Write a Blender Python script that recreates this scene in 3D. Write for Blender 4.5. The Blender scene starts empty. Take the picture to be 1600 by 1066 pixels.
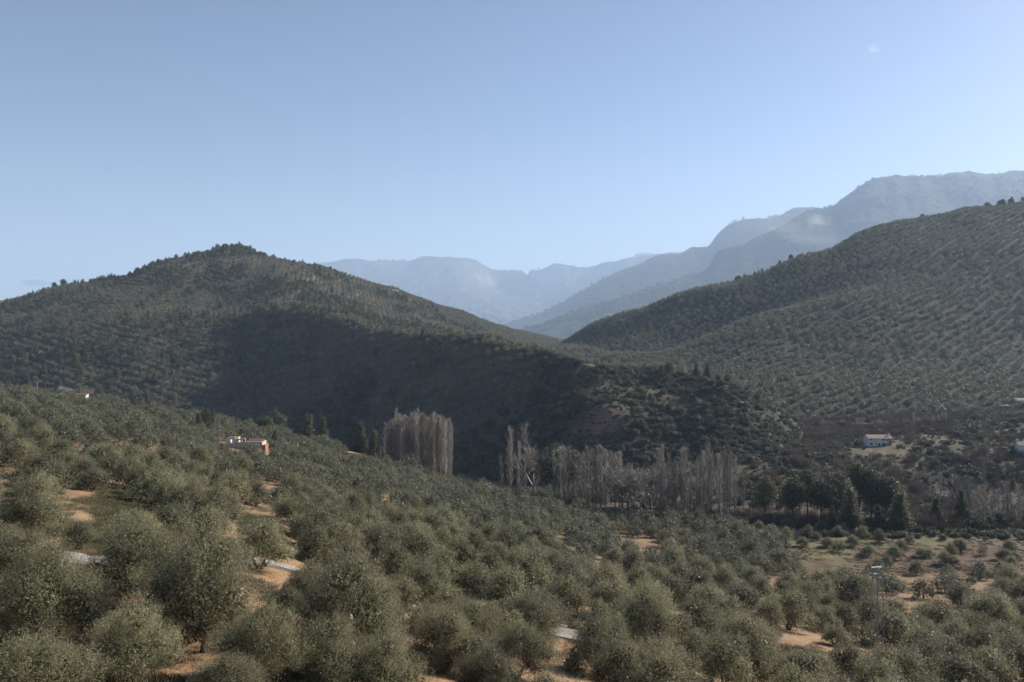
import bpy, math, random
import numpy as np
from mathutils import Vector, Matrix

random.seed(7)
rng = np.random.default_rng(11)
scn = bpy.context.scene
COL = scn.collection
F = 1256.0      # focal length in photograph pixels
H0 = 533.0      # horizon row of the photograph

# ------------------------------------------------------------------ camera
cam_data = bpy.data.cameras.new("camera")
cam_data.lens = 36.0 * F / 1600.0
cam_data.sensor_width = 36.0
cam_data.clip_start = 0.5
cam_data.clip_end = 60000.0
cam = bpy.data.objects.new("camera", cam_data)
cam.location = (0, 0, 0)
cam.rotation_euler = (math.radians(90), 0, 0)
COL.objects.link(cam)
scn.camera = cam

# ------------------------------------------------------------------ sky and sun
SUN_AZ = math.radians(57)     # clockwise from the view direction (+Y)
SUN_EL = math.radians(28)
world = bpy.data.worlds.new("World")
scn.world = world
world.use_nodes = True
nt = world.node_tree
for n in list(nt.nodes):
    nt.nodes.remove(n)
sky = nt.nodes.new("ShaderNodeTexSky")
sky.sky_type = 'NISHITA'
sky.sun_disc = False
sky.sun_elevation = SUN_EL
sky.sun_rotation = SUN_AZ
sky.altitude = 700
sky.air_density = 1.0
sky.dust_density = 0.6
sky.ozone_density = 2.0
bg = nt.nodes.new("ShaderNodeBackground")
bg.inputs[1].default_value = 0.05
out = nt.nodes.new("ShaderNodeOutputWorld")
gam = nt.nodes.new("ShaderNodeGamma"); gam.inputs[1].default_value = 1.5
nt.links.new(sky.outputs[0], gam.inputs[0]); bal = nt.nodes.new("ShaderNodeMix"); bal.data_type = 'RGBA'; bal.blend_type = 'MULTIPLY'; bal.inputs[0].default_value = 1.0
bal.inputs[7].default_value = (0.73, 0.57, 0.49, 1)      # white balance of the whole sky
nt.links.new(gam.outputs[0], bal.inputs[6]); nt.links.new(bal.outputs[2], bg.inputs[0])
nt.links.new(bg.outputs[0], out.inputs[0])

sun_data = bpy.data.lights.new("sun", 'SUN')
sun_data.energy = 5.0
sun_data.angle = math.radians(0.5)
sun_data.color = (1.0, 0.93, 0.82)
sun = bpy.data.objects.new("sun", sun_data)
sd = Vector((math.sin(SUN_AZ) * math.cos(SUN_EL), math.cos(SUN_AZ) * math.cos(SUN_EL), math.sin(SUN_EL)))
sun.rotation_euler = sd.to_track_quat('Z', 'Y').to_euler()
sun.location = sd * 500
COL.objects.link(sun)

scn.view_settings.view_transform = 'Standard'
scn.view_settings.look = 'None'
scn.view_settings.exposure = 1.0
scn.view_settings.gamma = 1.0
scn.view_settings.use_curve_mapping = False
scn.cycles.max_bounces = 5
scn.cycles.diffuse_bounces = 2
scn.cycles.glossy_bounces = 2
scn.cycles.transmission_bounces = 3
scn.cycles.transparent_max_bounces = 6
scn.cycles.volume_bounces = 1
scn.cycles.use_denoising = True

HAZE_DENSITY = 0.8e-4

# ------------------------------------------------------------------ helpers
def tag(o, label=None, cat=None, group=None, kind=None):
    if label: o['label'] = label
    if cat: o['category'] = cat
    if group: o['group'] = group
    if kind: o['kind'] = kind
    return o

def link(o, parent=None):
    COL.objects.link(o)
    if parent is not None:
        o.parent = parent
    return o

def mesh_np(name, V, faces, mat=None, smooth=False):
    """V (n,3); faces (m,k) array or list of tuples"""
    me = bpy.data.meshes.new(name)
    V = np.asarray(V, dtype=np.float32)
    if isinstance(faces, np.ndarray):
        m, k = faces.shape
        me.vertices.add(len(V)); me.vertices.foreach_set("co", V.ravel())
        me.loops.add(m * k); me.loops.foreach_set("vertex_index", faces.astype(np.int32).ravel())
        me.polygons.add(m)
        me.polygons.foreach_set("loop_start", (np.arange(m) * k).astype(np.int32))
        me.update(calc_edges=True)
    else:
        me.from_pydata([tuple(v) for v in V.tolist()], [], [tuple(f) for f in faces])
        me.update()
    if smooth:
        me.polygons.foreach_set("use_smooth", [True] * len(me.polygons))
    if mat: me.materials.append(mat)
    return me

def obj(name, me, parent=None, loc=(0, 0, 0), rz=0.0, sc=(1, 1, 1)):
    o = bpy.data.objects.new(name, me)
    o.location = loc
    o.rotation_euler = (0, 0, rz)
    o.scale = sc
    return link(o, parent)

def empty(name, loc=(0, 0, 0), rz=0.0, sc=(1, 1, 1)):
    o = bpy.data.objects.new(name, None)
    o.empty_display_size = 0.3
    o.location = loc; o.rotation_euler = (0, 0, rz); o.scale = sc
    return link(o)

class MB:
    """collects boxes, tubes and prisms; build() links them as one mesh"""
    def __init__(s): s.v = []; s.f = []
    def add(s, vs, fs):
        n = len(s.v); s.v += [tuple(v) for v in vs]; s.f += [tuple(i + n for i in f) for f in fs]; return s
    def box(s, x0, x1, y0, y1, z0, z1):
        return s.add([(x0, y0, z0), (x1, y0, z0), (x1, y1, z0), (x0, y1, z0), (x0, y0, z1), (x1, y0, z1), (x1, y1, z1), (x0, y1, z1)],
                     [(0, 3, 2, 1), (4, 5, 6, 7), (0, 1, 5, 4), (1, 2, 6, 5), (2, 3, 7, 6), (3, 0, 4, 7)])
    def tube(s, pts, rad, n=5, cap=True):
        pts = [Vector(p) for p in pts]
        base = len(s.v); up = Vector((0.31, 0.17, 0.93)).normalized()
        for i, p in enumerate(pts):
            d = (pts[min(i + 1, len(pts) - 1)] - pts[max(i - 1, 0)])
            d = d.normalized() if d.length > 1e-9 else Vector((0, 0, 1))
            a = d.cross(up); a = a.normalized() if a.length > 1e-3 else d.orthogonal().normalized()
            b = d.cross(a)
            r = rad[i] if hasattr(rad, '__len__') else rad
            for k in range(n):
                t = 2 * math.pi * k / n
                s.v.append(tuple(p + a * (r * math.cos(t)) + b * (r * math.sin(t))))
        for i in range(len(pts) - 1):
            for k in range(n):
                k2 = (k + 1) % n
                s.f.append((base + i * n + k, base + i * n + k2, base + (i + 1) * n + k2, base + (i + 1) * n + k))
        if cap:
            s.f.append(tuple(base + (len(pts) - 1) * n + k for k in range(n)))
            s.f.append(tuple(base + k for k in reversed(range(n))))
        return s
    def mesh(s, name, mat, smooth=False): return mesh_np(name, s.v, s.f, mat, smooth)
    def build(s, name, mat, parent=None, smooth=False, **k): return obj(name, s.mesh(name, mat, smooth), parent, **k)

# numpy value noise
def _hash(ix, iy, seed):
    h = (ix.astype(np.int64) * 374761393 + iy.astype(np.int64) * 668265263 + seed * 974634777) & 0xffffffff
    h = ((h ^ (h >> 13)) * 1274126177) & 0xffffffff
    return ((h ^ (h >> 16)) & 0xffffff) / float(0xffffff)
def vnoise(x, y, seed=0):
    x = np.asarray(x, float); y = np.asarray(y, float)
    ix = np.floor(x); iy = np.floor(y); fx = x - ix; fy = y - iy
    fx = fx * fx * fx * (fx * (fx * 6 - 15) + 10); fy = fy * fy * fy * (fy * (fy * 6 - 15) + 10)
    a = _hash(ix, iy, seed); b = _hash(ix + 1, iy, seed); c = _hash(ix, iy + 1, seed); d = _hash(ix + 1, iy + 1, seed)
    return (a + (b - a) * fx) * (1 - fy) + (c + (d - c) * fx) * fy
def fbm(x, y, wl, octaves=4, seed=0, ridged=False):
    s = 0.0; amp = 1.0; tot = 0.0; f = 1.0 / wl
    for o in range(octaves):
        n = vnoise(x * f + 13.7 * o, y * f - 7.1 * o, seed + o) * 2 - 1
        if ridged: n = 1 - 2 * np.abs(n)
        s = s + n * amp; tot += amp; amp *= 0.5; f *= 2.03
    return s / tot

def pchip_slopes(x, y):
    h = np.diff(x); d = np.diff(y) / h
    m = np.zeros_like(y)
    for i in range(1, len(x) - 1):
        if d[i - 1] * d[i] > 0:
            w1 = 2 * h[i] + h[i - 1]; w2 = h[i] + 2 * h[i - 1]
            m[i] = (w1 + w2) / (w1 / d[i - 1] + w2 / d[i])
    m[0] = d[0]; m[-1] = d[-1]
    return m
def pchip(x, y, q):
    x = np.asarray(x, float); y = np.asarray(y, float); q = np.clip(q, x[0], x[-1])
    m = pchip_slopes(x, y)
    i = np.clip(np.searchsorted(x, q) - 1, 0, len(x) - 2)
    h = x[i + 1] - x[i]; t = (q - x[i]) / h
    return ((2 * t**3 - 3 * t**2 + 1) * y[i] + (t**3 - 2 * t**2 + t) * h * m[i] + (-2 * t**3 + 3 * t**2) * y[i + 1] + (t**3 - t**2) * h * m[i + 1])

# ------------------------------------------------------------------ terrain layers
# each layer is a height field; its rows run across the valley and each knot is
# (bearing as a photograph column, distance in m, height in m)
def zpy(D, py): return -(py - H0) * D / F

class Layer:
    def __init__(s, rows, px0, px1, amp, npx=520, nD=520, soft=True):
        s.px = np.linspace(px0, px1, npx)
        DD = []; ZZ = []
        for row in rows:
            row = sorted(row); a = np.array(row, float)
            DD.append(pchip(a[:, 0], a[:, 1], s.px)); ZZ.append(pchip(a[:, 0], a[:, 2], s.px))
        DD = np.array(DD); ZZ = np.array(ZZ)
        for k in range(1, len(DD)): DD[k] = np.maximum(DD[k], DD[k - 1] + 4)
        s.D0 = DD[0].min(); s.D1 = DD[-1].max()
        s.ld = np.linspace(math.log(s.D0), math.log(s.D1), nD)
        Dg = np.exp(s.ld)
        s.Z = np.array([pchip(DD[:, j], ZZ[:, j], Dg) if soft else np.interp(Dg, DD[:, j], ZZ[:, j]) for j in range(npx)])
        s.amp = amp; s.rows = (DD, ZZ)
    def z(s, x, y):
        x = np.asarray(x, float); y = np.asarray(y, float)
        ys = np.maximum(y, s.D0)
        px = 800 + F * x / ys
        u = np.clip((px - s.px[0]) / (s.px[1] - s.px[0]), 0, len(s.px) - 1.001)
        v = np.clip((np.log(ys) - s.ld[0]) / (s.ld[1] - s.ld[0]), 0, len(s.ld) - 1.001)
        i = u.astype(int); j = v.astype(int); fu = u - i; fv = v - j
        Z = s.Z
        z = (Z[i, j] * (1 - fu) + Z[i + 1, j] * fu) * (1 - fv) + (Z[i, j + 1] * (1 - fu) + Z[i + 1, j + 1] * fu) * fv
        return z + s.amp(x, y)
    def inside(s, x, y):
        px = 800 + F * x / np.maximum(y, 1)
        return (px > s.px[0]) & (px < s.px[-1]) & (y > s.D0) & (y < s.D1)

def grid_rows(pxs, table):   # table: [(D, [drops])]
    return [[(p, D, -d) for p, d in zip(pxs, drops)] for D, drops in table]

FPX = [-500, 0, 200, 400, 600, 800, 1000, 1200, 1400, 1600, 2100]
FT = [
 (5,   [10]*11),
 (12,  [11, 11, 11, 11, 12, 12, 13, 13, 14, 14, 15]),
 (30,  [12, 12.5, 13, 13.5, 15, 16, 17, 18, 19, 20, 21]),
 (50,  [14, 14.5, 15.5, 16.5, 19, 21, 23, 25, 26, 27, 28]),
 (75,  [16, 16.5, 18, 20, 24, 27, 29, 31, 32.5, 33.5, 35]),
 (110, [18, 18.5, 21, 24.5, 30, 33, 36, 38, 41, 42, 44]),
 (150, [19, 20, 23, 28.5, 35, 40, 45, 47, 48, 49, 52]),
 (200, [19, 20.5, 25, 32, 39, 46, 53, 56.5, 57.5, 58.5, 59]),
 (230, [18, 20.5, 26.5, 34, 41.5, 49, 55.5, 58, 58, 58.5, 59]),
 (260, [18, 21, 28, 36, 44, 51.5, 57.5, 59.5, 60, 60, 60]),
 (300, [17, 21, 28.5, 37, 47.5, 59, 61, 65, 66, 66, 66]),
 (340, [17, 22, 28.8, 38.5, 51, 68, 66, 63, 68, 66, 64]),
 (380, [22, 32, 44, 52, 64, 73, 66, 58, 61, 57, 55]),
 (420, [40, 55, 64, 72, 77, 79, 66, 57.5, 56, 52.5, 50]),
 (470, [65, 72, 78, 84, 90, 92, 71, 62, 55.5, 52, 50]),
 (520, [84, 84, 88, 94, 97, 97, 74, 62, 55, 51, 49]),
 (620, [96, 96, 98, 99, 99, 99, 85, 62, 57, 55, 50]),
 (740, [99]*11),
]
def ampF(x, y):
    w = np.clip((y - 10) / 60, 0, 1)
    return w * (fbm(x, y, 34, 3, 3) * 1.1) + fbm(x, y, 5, 2, 9) * 0.12
LF = Layer(grid_rows(FPX, FT), -500, 2100, ampF)

def prow(s, k=1.0):  # list of (px, D, py)
    return [(p, D * k, zpy(D * k, py)) for p, D, py in s]
FAR = 3.0
MPX = [-500, 0, 200, 370, 430, 600, 740, 850, 940, 1040, 1140, 1190, 1245, 1300]
def mrow(vals): return [(p, D, zpy(D, py)) for p, (D, py) in zip(MPX, vals)]
MR = [
 [(p, D, -112) for p, D in zip(MPX, [590, 590, 590, 595, 590, 505, 445, 400, 365, 365, 365, 365, 365, 365])],
 mrow([(620,690),(620,690),(620,690),(625,700),(620,710),(540,745),(480,765),(430,765),(405,748),(395,750),(385,748),(380,748),(385,750),(390,800)]),
 mrow([(680,645),(680,650),(690,650),(700,648),(690,652),(590,685),(515,700),(462,690),(443,680),(430,695),(420,690),(420,690),(425,710),(430,790)]),
 mrow([(750,590),(750,597),(750,597),(770,592),(750,597),(640,622),(560,640),(492,645),(452,636),(465,650),(445,655),(455,662),(470,690),(480,770)]),
 mrow([(820,535),(820,545),(825,542),(845,545),(830,540),(695,562),(605,580),(550,598),(490,608),(500,610),(475,628),(478,634),(490,668),(500,765)]),
 mrow([(900,497),(900,505),(900,502),(920,506),(900,485),(750,516),(650,528),(590,552),(520,574),(530,583),(500,606),(492,630),(506,660),(520,760)]),
 mrow([(960,490),(960,488),(960,482),(980,490),(950,486),(840,524),(750,545),(680,580),(600,612),(600,628),(560,652),(540,670),(550,690),(560,750)]),
 mrow([(1000,488),(1010,481),(1030,460),(1100,447),(1080,447),(1150,494),(1200,524),(1200,550),(1200,585),(1200,600),(1200,620),(1200,640),(1200,640),(1200,650)]),
 prow([(-500,1040,520),(-150,1040,488),(0,1060,474),(85,1090,454),(200,1140,436),(212,1150,431),(240,1170,417),(290,1200,406),(330,1250,398),(345,1260,394),(370,1300,390),(390,1300,396),(410,1310,405),(470,1360,416),(520,1400,426),(560,1450,438),(640,1500,462),(740,1600,497),(830,1700,525),(940,1750,545),(1300,1750,560)]),
 prow([(-500,1300,540),(0,1350,510),(370,1600,440),(600,1800,500),(830,2000,550),(1300,2000,580)]),
]
def ampM(x, y):
    w = np.clip((y - 520) / 300, 0, 1) * np.clip(1.25 - y / 1400, .45, 1)
    r = fbm(x * 0.9 + y * 0.25, y * 0.45, 120, 4, 21, ridged=True)
    return w * r * 10 + fbm(x, y, 26, 4, 5) * 1.8 + np.clip((520 - y) / 40, 0, 1) * fbm(x, y * .7, 13, 4, 15, ridged=True) * 1.6
LM = Layer(MR, -500, 1300, ampM)

RPX = [780, 870, 1000, 1200, 1400, 1600, 2100]
def rrow(vals): return [(p, D, zpy(D, py)) for p, (D, py) in zip(RPX, vals)]
RR = [
 [(p, 560, -80) for p in RPX],
 rrow([(840,590),(840,575),(640,606),(600,648),(600,659),(600,659),(600,655)]),
 rrow([(950,575),(950,560),(780,570),(760,564),(760,568),(760,578),(750,580)]),
 rrow([(1050,568),(1050,550),(860,555),(930,497),(940,464),(950,474),(940,480)]),
 rrow([(1120,565),(1120,547),(930,560),(1000,497),(1020,442),(1040,432),(1050,440)]),
 rrow([(1200,562),(1180,545),(1050,525),(1090,456),(1130,397),(1200,367),(1200,370)]),
 prow([(780,1300,560),(870,1300,543),(930,1250,508),(1000,1200,486),(1060,1180,464),(1120,1180,450),(1185,1180,432),(1240,1190,408),(1300,1220,391),(1340,1260,368),(1390,1300,353),(1440,1340,344),(1500,1380,334),(1560,1400,325),(1600,1450,318),(2100,1600,290)]),
 prow([(780,1600,580),(1000,1500,520),(1300,1500,430),(1600,1700,345),(2100,1900,310)]),
]
def ampR(x, y):
    w = np.clip((y - 600) / 200, 0, 1)
    return w * (fbm(x * 0.8 - y * 0.3, y * 0.6, 150, 3, 31, ridged=True) * 5) + fbm(x, y, 24, 2, 6) * 0.8
LR = Layer(RR, 780, 2100, ampR)

CR = [
 prow([(700,1500,575),(840,1500,560),(1200,1500,560),(1600,1500,560),(2200,1500,560)], FAR),
 prow([(700,1750,560),(840,1750,535),(940,1800,506),(1100,1850,482),(1229,1900,450),(1370,2000,420),(1600,2100,380),(2200,2100,380)], FAR),
 prow([(700,1850,555),(840,1880,526),(940,2000,490),(1060,2150,457),(1110,2200,447),(1229,2300,405),(1370,2400,350),(1600,2500,320),(2200,2500,330)], FAR),
 prow([(700,1950,550),(838,2000,518),(880,2050,501),(939,2150,473),(1040,2300,439),(1095,2400,424),(1108,2420,416),(1118,2440,398),(1160,2500,380),(1229,2600,351),(1262,2650,331),(1310,2700,317),(1337,2750,297),(1370,2800,280),(1408,2850,278),(1458,2900,282),(1490,2950,273),(1526,3000,267),(1546,3000,272),(1600,3000,273),(1800,3000,264),(2200,3000,290)], FAR),
 prow([(700,2300,560),(1100,2800,470),(1370,3200,340),(1600,3400,320),(2200,3400,330)], FAR),
]
def ampC(x, y):
    x = x / FAR; y = y / FAR
    w = np.clip((y - 1600) / 300, 0, 1)
    return w * (fbm(x * 0.8 - y * 0.35, y * 0.5, 300, 6, 41, ridged=True) * 34 - 8) * FAR
LC = Layer(CR, 700, 2200, ampC)
ER = [
 prow([(640,2300,560),(840,2300,545),(2200,2300,545)], FAR),
 prow([(640,2700,548),(840,2700,512),(940,2700,478),(1060,2800,452),(1250,2900,400),(2200,2900,400)], FAR),
 prow([(640,3000,542),(838,3050,501),(880,3100,477),(915,3150,454),(949,3200,437),(1000,3300,417),(1038,3350,402),(1060,3400,400),(1085,3500,390),(1104,3600,393),(1112,3600,386),(1120,3600,374),(1133,3620,363),(1161,3650,351),(1180,3650,350),(1215,3700,347),(1250,3700,334),(1300,3750,334),(1600,3800,345),(2200,3800,345)], FAR),
 prow([(640,3600,560),(1000,3900,450),(1300,4200,380),(2200,4200,400)], FAR),
]
def ampE(x, y):
    x = x / FAR; y = y / FAR
    w = np.clip((y - 2400) / 300, 0, 1)
    return w * fbm(x * 0.8 - y * 0.35, y * 0.5, 420, 5, 51, ridged=True) * 26 * FAR
LE = Layer(ER, 640, 2200, ampE, 420, 260)
GR = [
 prow([(200,2600,560),(840,2600,535),(1300,2600,535)], FAR),
 prow([(200,3800,510),(600,3800,500),(840,3800,508),(1000,3900,490),(1300,3900,480)], FAR),
 prow([(200,4700,470),(500,4700,458),(640,4700,462),(770,4800,470),(840,4800,480),(950,4800,455),(1300,4800,440)], FAR),
 prow([(200,5050,452),(500,5050,437),(640,5050,436),(740,5100,440),(780,5200,452),(830,5200,455),(900,5200,448),(1000,5200,425),(1300,5200,415)], FAR),
 prow([(200,5400,450),(400,5400,428),(480,5400,418),(500,5400,415),(530,5400,409),(545,5400,406),(600,5400,409),(640,5400,409),(660,5400,404),(675,5400,403),(705,5400,404),(745,5400,408),(757,5400,413),(770,5400,420),(795,5400,421),(816,5400,422),(821,5400,427),(824,5400,429),(828,5400,423),(845,5400,421),(858,5400,418),(872,5400,415),(885,5400,416),(910,5400,420),(940,5400,413),(975,5400,408),(1000,5400,403),(1060,5400,396),(1300,5400,400)], FAR),
 prow([(200,6200,500),(800,6200,480),(1300,6200,460)], FAR),
]
def ampG(x, y):
    x = x / FAR; y = y / FAR
    w = np.clip((y - 2800) / 400, 0, 1) * np.clip((5600 - y) / 500, 0.12, 1)
    return w * fbm(x, y * 0.45, 520, 6, 61, ridged=True) * 46 * FAR
LG = Layer(GR, 200, 1300, ampG, 520, 300)

LAYERS = [LF, LM, LR, LC, LE, LG]
def top_layer(x, y):
    best = np.full(np.shape(x), -1e9); idx = np.full(np.shape(x), -1)
    for k, L in enumerate(LAYERS):
        z = np.where(L.inside(x, y), L.z(x, y), -1e9)
        m = z > best
        best = np.where(m, z, best); idx = np.where(m, k, idx)
    return best, idx
_LG = np.exp(np.linspace(math.log(12), math.log(17400), 1900))
def hit(px, py, near=14, far=17400):
    """world point of the ground seen in photograph pixel (px, py)"""
    y = _LG[(_LG >= near) & (_LG <= far)]; x = (px - 800) / F * y
    z, idx = top_layer(x, y)
    yy = H0 - z * F / y
    k = np.nonzero(yy <= py)[0]
    if len(k) == 0: k = [len(y) - 1]
    k = k[0]
    return Vector((float(x[k]), float(y[k]), float(z[k])))
def ground(x, y):
    z, i = top_layer(np.array([x], float), np.array([y], float)); return float(z[0])
def to_px(x, y, z): return 800 + F * x / y, H0 - z * F / y

# ------------------------------------------------------------------ materials
class NT:
    def __init__(s, name):
        s.m = bpy.data.materials.new(name); s.m.use_nodes = True; s.t = s.m.node_tree
        for n in list(s.t.nodes): s.t.nodes.remove(n)
        s.out = s.n("ShaderNodeOutputMaterial")
    def n(s, typ, **k):
        x = s.t.nodes.new(typ)
        for a, b in k.items(): setattr(x, a, b)
        return x
    def l(s, a, b): s.t.links.new(a, b)
    def mixc(s, f, a, b, blend='MIX'):
        x = s.n("ShaderNodeMix", data_type='RGBA', blend_type=blend)
        for sock, v in ((x.inputs[0], f), (x.inputs[6], a), (x.inputs[7], b)):
            if hasattr(v, 'links'): s.l(v, sock)
            elif isinstance(v, (int, float)): sock.default_value = v
            else: sock.default_value = (*v, 1)
        return x.outputs[2]
    def noise(s, scale, detail=3, coord=None, rough=0.55):
        x = s.n("ShaderNodeTexNoise"); x.inputs['Scale'].default_value = scale; x.inputs['Detail'].default_value = detail
        x.inputs['Roughness'].default_value = rough
        if coord is not None: s.l(coord, x.inputs['Vector'])
        return x.outputs[0]
    def math(s, op, a, b=0.0, clamp=False):
        x = s.n("ShaderNodeMath", operation=op, use_clamp=clamp)
        for i, v in enumerate((a, b)):
            if hasattr(v, 'links'): s.l(v, x.inputs[i])
            else: x.inputs[i].default_value = v
        return x.outputs[0]
    def maprange(s, v, a, b, c=0.0, d=1.0):
        x = s.n("ShaderNodeMapRange"); s.l(v, x.inputs[0])
        for i, k in enumerate((a, b, c, d)): x.inputs[i + 1].default_value = k
        return x.outputs[0]

def leaf_material(name, dark, light, back, rough=0.42, trans=0.28, var=0.35, warm=(0.12, 0.095, 0.045), warm_amt=0.35, spec=0.5):
    s = NT(name)
    at = s.n("ShaderNodeAttribute", attribute_name="tint").outputs['Fac']
    oi = s.n("ShaderNodeObjectInfo").outputs['Random']
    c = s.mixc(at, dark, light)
    geo = s.n("ShaderNodeNewGeometry")
    c = s.mixc(s.math('MULTIPLY', geo.outputs['Backfacing'], 0.8), c, back)
    w = s.math('MULTIPLY', s.maprange(oi, 0.35, 1.0), warm_amt)
    c = s.mixc(w, c, warm)
    h = s.math('FRACT', s.math('MULTIPLY', oi, 7.31))
    hs = s.n("ShaderNodeHueSaturation"); s.l(c, hs.inputs['Color']); s.l(s.maprange(h, 0, 1, 1 - var, 1 + var), hs.inputs['Value'])
    hs.inputs['Saturation'].default_value = 1.0
    c = hs.outputs[0]
    p = s.n("ShaderNodeBsdfPrincipled"); s.l(c, p.inputs['Base Color']); p.inputs['Roughness'].default_value = rough
    p.inputs['Specular IOR Level'].default_value = spec
    t = s.n("ShaderNodeBsdfTranslucent"); s.l(c, t.inputs['Color'])
    m = s.n("ShaderNodeMixShader"); m.inputs[0].default_value = trans
    s.l(p.outputs[0], m.inputs[1]); s.l(t.outputs[0], m.inputs[2]); s.l(m.outputs[0], s.out.inputs[0])
    return s.m

M_olive = leaf_material("olive_leaf", (0.034, 0.036, 0.013), (0.40, 0.38, 0.215), (0.35, 0.335, 0.21), rough=0.55, spec=0.35, trans=0.22, warm_amt=0.2)
M_olive_far = leaf_material("olive_leaf_far", (0.050, 0.054, 0.025), (0.26, 0.265, 0.165), (0.24, 0.25, 0.165), rough=0.6, var=0.22, trans=0.22)
M_pine = leaf_material("pine_needle", (0.022, 0.030, 0.010), (0.125, 0.135, 0.048), (0.10, 0.11, 0.04), rough=0.55, trans=0.2, warm_amt=0.25)
M_scrub = leaf_material("scrub_leaf", (0.020, 0.026, 0.011), (0.080, 0.084, 0.040), (0.07, 0.075, 0.038), rough=0.55, trans=0.2, warm_amt=0.4)
M_reed = leaf_material("reed_blade", (0.10, 0.062, 0.034), (0.23, 0.155, 0.09), (0.2, 0.14, 0.08), rough=0.6, trans=0.25, warm=(0.13, 0.06, 0.035), warm_amt=0.5)
M_twig = leaf_material("bare_twig", (0.15, 0.138, 0.12), (0.44, 0.405, 0.355), (0.32, 0.295, 0.255), rough=0.7, trans=0.0, warm=(0.21, 0.155, 0.13), warm_amt=0.35, spec=0.3)
M_thicket = leaf_material("thicket_twig", (0.06, 0.047, 0.036), (0.19, 0.155, 0.12), (0.14, 0.11, 0.085), rough=0.7, trans=0.0, warm=(0.13, 0.075, 0.055), warm_amt=0.5, spec=0.3)
M_grass = leaf_material("meadow_grass", (0.05, 0.065, 0.02), (0.17, 0.16, 0.07), (0.12, 0.12, 0.05), rough=0.6, trans=0.3)

def bark_material(name, a, b):
    s = NT(name)
    tc = s.n("ShaderNodeTexCoord").outputs['Object']
    n = s.noise(7, 5, tc)
    c = s.mixc(n, a, b)
    p = s.n("ShaderNodeBsdfPrincipled"); s.l(c, p.inputs['Base Color']); p.inputs['Roughness'].default_value = 0.9
    bm = s.n("ShaderNodeBump"); bm.inputs['Strength'].default_value = 0.6; bm.inputs['Distance'].default_value = 0.06
    s.l(s.noise(14, 4, tc), bm.inputs['Height']); s.l(bm.outputs[0], p.inputs['Normal'])
    s.l(p.outputs[0], s.out.inputs[0]); return s.m
M_bark = bark_material("olive_bark", (0.035, 0.028, 0.022), (0.12, 0.10, 0.085))
M_pinebark = bark_material("pine_bark", (0.05, 0.035, 0.026), (0.14, 0.10, 0.08))
M_poplarbark = bark_material("poplar_bark", (0.12, 0.11, 0.095), (0.32, 0.30, 0.27))

def plain(name, col, rough=0.85, var=0.25, scale=2.0, bump=0.2, metal=0.0, col2=None, dist=0.05):
    s = NT(name)
    tc = s.n("ShaderNodeTexCoord").outputs['Object']
    n = s.noise(scale, 6, tc, 0.65)
    c2 = col2 or tuple(c * (1 - var) for c in col)
    c = s.mixc(s.maprange(n, 0.3, 0.7), c2, col)
    p = s.n("ShaderNodeBsdfPrincipled"); s.l(c, p.inputs['Base Color']); p.inputs['Roughness'].default_value = rough; p.inputs['Metallic'].default_value = metal
    if bump:
        bm = s.n("ShaderNodeBump"); bm.inputs['Strength'].default_value = bump; bm.inputs['Distance'].default_value = dist
        s.l(s.noise(scale * 6, 4, tc), bm.inputs['Height']); s.l(bm.outputs[0], p.inputs['Normal'])
    s.l(p.outputs[0], s.out.inputs[0]); return s.m
M_white = plain("whitewash", (0.66, 0.66, 0.64), var=0.22, scale=0.6)
M_dirtywhite = plain("weathered_whitewash", (0.62, 0.58, 0.50), col2=(0.34, 0.29, 0.23), scale=0.8)
M_tile = plain("clay_tile", (0.42, 0.33, 0.25), col2=(0.27, 0.20, 0.15), scale=1.5)
M_redtile = plain("red_clay_tile", (0.15, 0.075, 0.055), col2=(0.08, 0.045, 0.035), scale=1.5)
M_brick = plain("brick", (0.32, 0.15, 0.09), col2=(0.30, 0.13, 0.08), scale=3)
M_darkglass = plain("window_glass", (0.03, 0.035, 0.045), rough=0.15, bump=0)
M_wood = plain("dark_wood", (0.10, 0.07, 0.05), scale=3)
M_steel = plain("galvanised_steel", (0.34, 0.35, 0.36), rough=0.45, metal=0.6, bump=0, scale=2)
M_wire = plain("cable", (0.02, 0.02, 0.022), rough=0.95, bump=0)
M_ceramic = plain("insulator_glass", (0.5, 0.52, 0.5), rough=0.2, bump=0)
M_concrete = plain("concrete_track", (0.30, 0.275, 0.245), col2=(0.23, 0.205, 0.18), scale=0.4, bump=0.15)
M_stone = plain("pale_stone", (0.42, 0.37, 0.30), col2=(0.24, 0.20, 0.16), scale=1.2)

M_path = plain("dusty_path", (0.30, 0.25, 0.18), col2=(0.16, 0.13, 0.09), scale=0.4)

def terrain_material(name, fine, bump_d, wl_scale, strength=0.8):
    s = NT(name)
    co = s.n("ShaderNodeTexCoord").outputs['Object']
    at = s.n("ShaderNodeAttribute", attribute_name="ground_colour").outputs['Color']
    n1 = s.noise(fine * 1.6, 8, co, 0.75); n2 = s.noise(fine * 0.13, 4, co, 0.6)
    f = s.maprange(s.math('ADD', s.math('MULTIPLY', n1, 0.6), s.math('MULTIPLY', n2, 0.4)), 0.33, 0.67, 0.45, 1.5)
    hs = s.n("ShaderNodeHueSaturation"); s.l(at, hs.inputs['Color']); s.l(f, hs.inputs['Value'])
    p = s.n("ShaderNodeBsdfPrincipled"); s.l(hs.outputs[0], p.inputs['Base Color']); p.inputs['Roughness'].default_value = 0.95
    p.inputs['Specular IOR Level'].default_value = 0.15
    bm = s.n("ShaderNodeBump"); bm.inputs['Strength'].default_value = strength; bm.inputs['Distance'].default_value = bump_d
    s.l(s.noise(wl_scale, 8, co, 0.7), bm.inputs['Height']); s.l(bm.outputs[0], p.inputs['Normal'])
    s.l(p.outputs[0], s.out.inputs[0]); return s.m
M_ground = terrain_material("hillside_soil", 1.6, 0.25, 1.2)
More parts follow.
